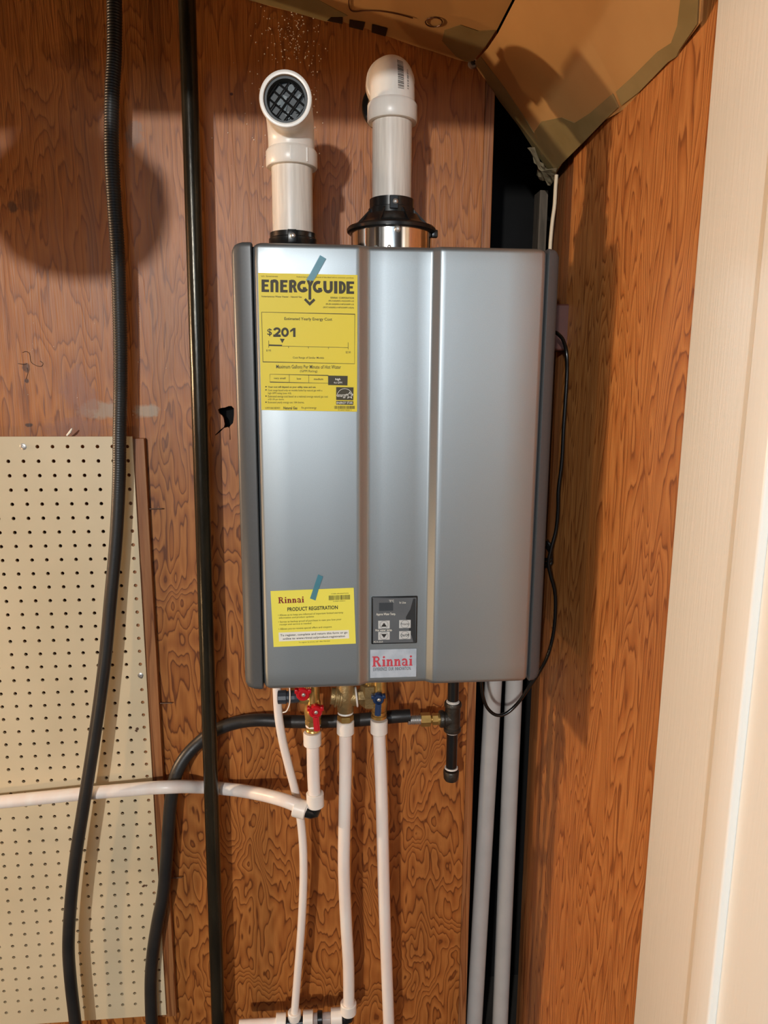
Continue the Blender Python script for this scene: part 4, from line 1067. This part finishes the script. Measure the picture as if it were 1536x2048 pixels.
# dark hose cap with strap beside the hot valve
cpx_ = at(566, 1388, YV)
hc = hv
xa, xb = at(555, 1388, YV-.01).x, at(589, 1388, YV-.01).x
bm = nb(); Lc = xb-xa
lathe(bm, (xa, YV-.01, cpx_.z-.001), (1, 0, 0), [(0, .009), (.001, .0118), (Lc*.5, .0122), (Lc*.55, .0100), (Lc*.62, .0100), (Lc*.66, .0112), (Lc, .0110), (Lc+.008, .010)], 12)
obj('drain_cap', bm, mat('slate_plastic', rgb(52, 58, 66), .35, vary=.15), hc, label='dark grey ribbed drain cap')
bm = nb(); sp = [(579, 1372, YV-.024), (580, 1390, YV-.024), (579, 1408, YV-.022), (573, 1422, YV-.02), (566, 1425, YV-.015)]
tube(bm, spline([at(*p) for p in sp], 5), .0011, 8); obj('strap', bm, m_pexring, hc, smooth=True, label='thin white strap')

def pexline(name, label, path, r, rings_, elbows=(), mm=None, cat='pipe', seg=22, n=8):
    pts = spline([at(*p) for p in path], n)
    t_ = thing(name, label, cat, pts[-1], 'white plastic water lines under the heater')
    bm = nb(); tube(bm, pts, r, seg); obj('tube', bm, mm or m_pex, t_, smooth=True)
    for org, ax, l, rr in rings_:
        bm = nb(); ring(bm, org, ax, l, rr); obj('crimp_ring', bm, m_pexring, t_, smooth=True)
    for pth_, rr in elbows:
        bm = nb(); tube(bm, pth_, rr, 20); obj('elbow', bm, m_black, t_, smooth=True, label='black plastic elbow')
    return t_
# hot line: coupling, short drop, ring, black elbow, then the run to the left
e_c = at(626, 1622, -.125)
hot = pexline('water_tube', 'short white tube under the red handled valve, ending in a ringed black elbow',
    [(625, 1466, -.13), (626, 1500, -.13), (627, 1550, -.128), (630, 1612, -.126)], RX,
    [(at(625, 1490, -.13), (0, 0, 1), at(625, 1464, -.13).z-at(625, 1490, -.13).z, .0160), (at(631, 1612, -.126), (-.02, 0, 1), .027, .0160)],
    [([at(631, 1608, -.126), at(631, 1618, -.126), at(629, 1625, -.126), at(622, 1626, -.128), at(610, 1623, -.128)], .0102)])
dxl = (at(560, 1600, -.118)-at(600, 1612, -.127)).normalized()
lft = pexline('water_tube', 'long white tube running left from the black elbow across the pegboard',
    [(612, 1620, -.128), (590, 1609, -.124), (560, 1598, -.112), (520, 1588, -.08), (480, 1581, -.045), (445, 1577, -.029), (425, 1575, -.027), (400, 1574, -.03), (370, 1573, -.05), (340, 1574, -.064), (300, 1576, -.061), (240, 1581, -.056), (180, 1586, -.052), (120, 1592, -.050), (60, 1598, -.048), (0, 1604, -.046), (-60, 1610, -.045), (-160, 1620, -.045)], .0120,
    [(at(613, 1621, -.128), dxl, .024, .0168)])
cond = pexline('water_tube', 'thin white drain tube passing behind the left running tube',
    [(553, 1345, -.10), (554, 1380, -.10), (557, 1430, -.10), (565, 1480, -.098), (577, 1530, -.095), (590, 1580, -.09), (600, 1630, -.088), (606, 1690, -.088), (607, 1760, -.086), (603, 1850, -.082), (596, 1940, -.078), (590, 2015, -.076), (589, 2030, -.075)], .0078,
    [(at(589, 2038, -.075), (0, 0, 1), .018, .0132)])
mid_ = pexline('water_tube', 'middle white water tube dropping from the brass fitting to the bottom elbow',
    [(691, 1445, -.13), (691, 1480, -.13), (691, 1540, -.128), (689, 1640, -.122), (688, 1740, -.114), (692, 1840, -.102), (697, 1930, -.090), (698, 2020, -.080)], RX,
    [(at(691, 1467, -.13), (0, 0, 1), at(691, 1441, -.13).z-at(691, 1467, -.13).z, .0156), (at(697, 2025, -.080), (0, 0, 1), .024, .0162)])
rgt = pexline('water_tube', 'right white water tube dropping straight down from the blue handled valve',
    [(758, 1445, -.13), (759, 1480, -.13), (763, 1580, -.128), (766, 1700, -.122), (769, 1820, -.112), (774, 1950, -.10), (780, 2110, -.09), (789, 2330, -.08)], RX,
    [(at(758, 1466, -.13), (0, 0, 1), at(758, 1439, -.13).z-at(758, 1466, -.13).z, .0156)])
# bottom manifold
mani = thing('pipe_manifold', 'row of black and white fittings joining the tubes at the bottom of the picture', 'pipe fitting', at(640, 2046, -.078), 'white plastic water lines under the heater')
del mani['group']
def hx_(pa, pb, y=-.078): A = at(pa[0], pa[1], y); B = at(pb[0], pb[1], y); return A, B-A
for (pa, pb, r_, m_, nm) in [((478, 2050), (556, 2046), .0100, m_pex, 'tube'), ((552, 2043), (572, 2042), .0155, m_pexring, 'crimp_ring'), ((566, 2046), (612, 2043), .0098, m_black, 'tee_body'),
                             ((606, 2038), (626, 2037), .0160, m_pexring, 'crimp_ring'), ((626, 2038), (662, 2036), .0110, m_glassring, 'clear_coupler'), ((635, 2037), (645, 2036), .0135, m_black, 'coupler_band'), ((662, 2034), (684, 2032), .0166, m_pexring, 'crimp_ring')]:
    A, D = hx_(pa, pb); bm = nb(); l_ = D.length
    lathe(bm, A, D, [(0, r_-.001), (.001, r_), (l_-.001, r_), (l_, r_-.001)], 28); obj(nm, bm, m_, mani, smooth=True)
bm = nb(); tube(bm, [at(682, 2036, -.078), at(692, 2038, -.078), at(697, 2036, -.079), at(698, 2026, -.08)], .0100, 18); obj('elbow', bm, m_black, mani, smooth=True)
bm = nb(); tube(bm, [at(589, 2046, -.075), at(589, 2036, -.075)], .009, 16); obj('tee_branch', bm, m_black, mani, smooth=True)

# cold side: brass Y fitting, cross piece and blue valve
cvx = at(691, 1425, YV).x
cy = thing('brass_fitting', 'cast brass angled fitting above the middle white tube', 'pipe fitting', at(691, 1440, YV))
bm = nb(); zq = z(1441)
hexn(bm, (cvx, YV, zq-.002), (0, 0, 1), [(0, .0135), (.001, .0146), (.009, .0146), (.010, .0138)])
obj('union_nut', bm, m_brass, cy)
bm = nb(); lathe(bm, (cvx, YV, z(1428)-.001), (0, 0, 1), [(0, .0125), (.001, .0140), (.004, .0136), (.005, .012)], 24); obj('thread_tape', bm, m_teflon, cy, smooth=True)
bm = nb()
lathe(bm, (cvx, YV, z(1426)), (0, 0, 1), [(0, .0130), (.003, .0146), (.012, .0150), (.022, .0180), (.036, .0190), (.046, .0160), (HB+.012-z(1426), .0150)], 28)
lathe(bm, (cvx, YV-.002, z(1396)), (-1, 0, .15), [(0, .0170), (.006, .0170), (.007, .0190), (.010, .0190), (.011, .0165), (.014, .0165), (.015, .0190), (.018, .0190), (.019, .0150), (.026, .0145)], 24)
obj('fitting_body', bm, m_bronze, cy, smooth=True)
xq = at(712, 1395, YV).x
bm = nb(); lathe(bm, (cvx+.008, YV, z(1396)), (1, 0, .0), [(0, .0165), (xq-cvx-.008, .0165)], 24); obj('side_arm', bm, m_bronze, cy, smooth=True)
bm = nb(); lathe(bm, (xq-.001, YV-.001, z(1396)), (1, 0, .1), [(0, .0160), (.001, .0182), (.003, .0178), (.004, .015)], 28); obj('thread_tape', bm, m_teflon, cy, smooth=True)
pr = thing('relief_valve', 'tall brass hexagonal valve body between the middle fitting and blue valve', 'valve', at(738, 1418, YV))
px_ = at(738, 1395, YV).x
bm = nb(); hexn(bm, (px_, YV, z(1418)), (0, 0, 1), [(0, .010), (.004, .0150), (z(1372)-z(1418), .0155), (z(1372)-z(1418)+.001, .013)]); obj('valve_body', bm, m_bronze, pr)
bm = nb(); lathe(bm, (xq+.003, YV, z(1396)), (1, 0, 0), [(0, .0125), (.004, .0140), (px_-xq, .0125)], 6); obj('inlet_nut', bm, m_bronze, pr)
bm = nb(); lathe(bm, (px_, YV, z(1373)), (0, 0, 1), [(0, .0085), (HB+.013-z(1373), .0085)], 20); obj('outlet', bm, m_brass, pr, smooth=True)
bx = at(758, 1430, YV).x
cv = thing('cold_valve', 'brass isolation valve with dark blue lever above the right white tube', 'valve', at(758, 1440, YV))
bm = nb(); lathe(bm, (bx, YV, z(1440)), (0, 0, 1), [(0, .0115), (.001, .0140), (.006, .0140), (.007, .0120), (.009, .0120), (.010, .0136), (.014, .0136), (.015, .0118)], 28)
lathe(bm, (bx, YV, z(1428)), (0, 0, 1), [(0, .0118), (.006, .0135), (.018, .0150), (.030, .0135), (HB+.013-z(1428), .0125)], 28)
obj('valve_body', bm, m_brass, cv, smooth=True)
handle(cv, 757, 1400, YV-.028, m_blue, .0100, (755, 1428), 'lever_handle')['label'] = 'dark blue lever handle'

# ------------------------------------------------------------------ two grey-white drain pipes in the gap
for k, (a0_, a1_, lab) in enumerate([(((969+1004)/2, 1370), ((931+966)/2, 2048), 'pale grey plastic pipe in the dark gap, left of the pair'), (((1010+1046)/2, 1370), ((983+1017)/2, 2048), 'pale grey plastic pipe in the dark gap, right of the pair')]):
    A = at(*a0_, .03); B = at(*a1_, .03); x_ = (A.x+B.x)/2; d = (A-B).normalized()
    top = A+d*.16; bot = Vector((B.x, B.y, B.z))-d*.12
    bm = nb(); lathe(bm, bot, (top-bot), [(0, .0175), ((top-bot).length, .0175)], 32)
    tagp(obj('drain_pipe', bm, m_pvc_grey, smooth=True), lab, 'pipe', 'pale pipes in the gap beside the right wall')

# ------------------------------------------------------------------ white cable, outlet box, power cord
cab = [(1113, 350, .004), (1111, 375, .004), (1109, 410, .004), (1105, 440, .004), (1102, 470, .005), (1100, 500, .006), (1098, 560, .008)]
bm = nb(); tube(bm, spline([at(*p) for p in cab], 6), .0033, 12)
tagp(obj('cable', bm, m_cable, smooth=True), 'cream cable running down inside the gap at the right stud', 'cable')
ob = thing('outlet_box', 'dark brown outlet box on the stud just right of the heater', 'outlet box', at(1122, 668, XR-.01, 0))
zo1, zo0 = at(1120, 606, XR-.02, 0).z, at(1120, 700, XR-.02, 0).z
bm = nb(); box(bm, XR-.030, XR+.0035, -.060, -.004, zo0, zo1, .003); obj('box_body', bm, m_boxbrown, ob)
qz = (zo0+zo1)/2
bm = nb(); box(bm, XR-.036, XR-.0302, -.048, -.018, qz-.018, qz+.022, .003); obj('plug', bm, m_redlamp, ob, label='dull red plug')
cord = [(1110, 664, -.10), (1116, 668, -.11), (1126, 680, -.12), (1133, 705, -.13), (1134, 745, -.13), (1131, 800, -.13), (1127, 860, -.13), (1124, 920, -.13), (1117, 980, -.13), (1116, 1020, -.13), (1112, 1060, -.13), (1103, 1095, -.13), (1097, 1125, -.13), (1101, 1150, -.13), (1109, 1180, -.13), (1111, 1215, -.13), (1107, 1265, -.13), (1096, 1310, -.13), (1078, 1345, -.12), (1056, 1378, -.115), (1034, 1408, -.11), (1012, 1427, -.11), (992, 1430, -.11), (975, 1416, -.11), (966, 1392, -.11), (963, 1366, -.11), (962, 1340, -.11)]
bm = nb(); tube(bm, spline([at(*p) for p in cord], 8), .0031, 12)
pc_ = obj('power_cord', bm, m_cord, smooth=True); tagp(pc_, 'black power cord hanging down the right side of heater and looping under it', 'cord')
bm = nb()
for k in range(3):
    c_ = at(1088+k*1.5, 1100+k*8, -.115); pts = [c_+Vector((.013*math.cos(a*PI/6), .008*math.sin(a*PI/3)+k*.003, .018*math.sin(a*PI/6))) for a in range(13)]
    tube(bm, pts, .0030, 8)
tagp(obj('cord_bundle', bm, m_cord, smooth=True), 'bundled slack of black cord behind the heater right edge', 'cord')

# ------------------------------------------------------------------ made-up out-of-frame blocker, added to throw the round shadow at upper left
L2 = Vector((-1.19, -4.25, 0.93)); Wc = at(152, 372, 0); pd = Wc+(L2-Wc)*0.19
blk = thing('shadow_blocker', 'dark rounded blocker outside the frame, added to cast the round shadow', 'shadow blocker', pd)
bm = nb(); lathe(bm, pd+Vector((0, 0, -.094)), (0, 0, 1), [(-.026, .02), (-.02, .055), (0, .092), (.03, .112), (.07, .123), (.11, .118), (.15, .08), (.165, .02)], 32); obj('blocker_bowl', bm, m_blk, blk, smooth=True)
bm = nb(); lathe(bm, pd+Vector((-.078, .03, .07)), (0, 0, 1), [(0, .125), (CZL-pd.z-.0705, .125)], 32); obj('blocker_column', bm, m_blk, blk, smooth=True)
bm = nb(); tube(bm, [pd+Vector((0, 0, .06)), Vector((pd.x, pd.y, CZL))], .003, 8); obj('blocker_cord', bm, m_black, blk)
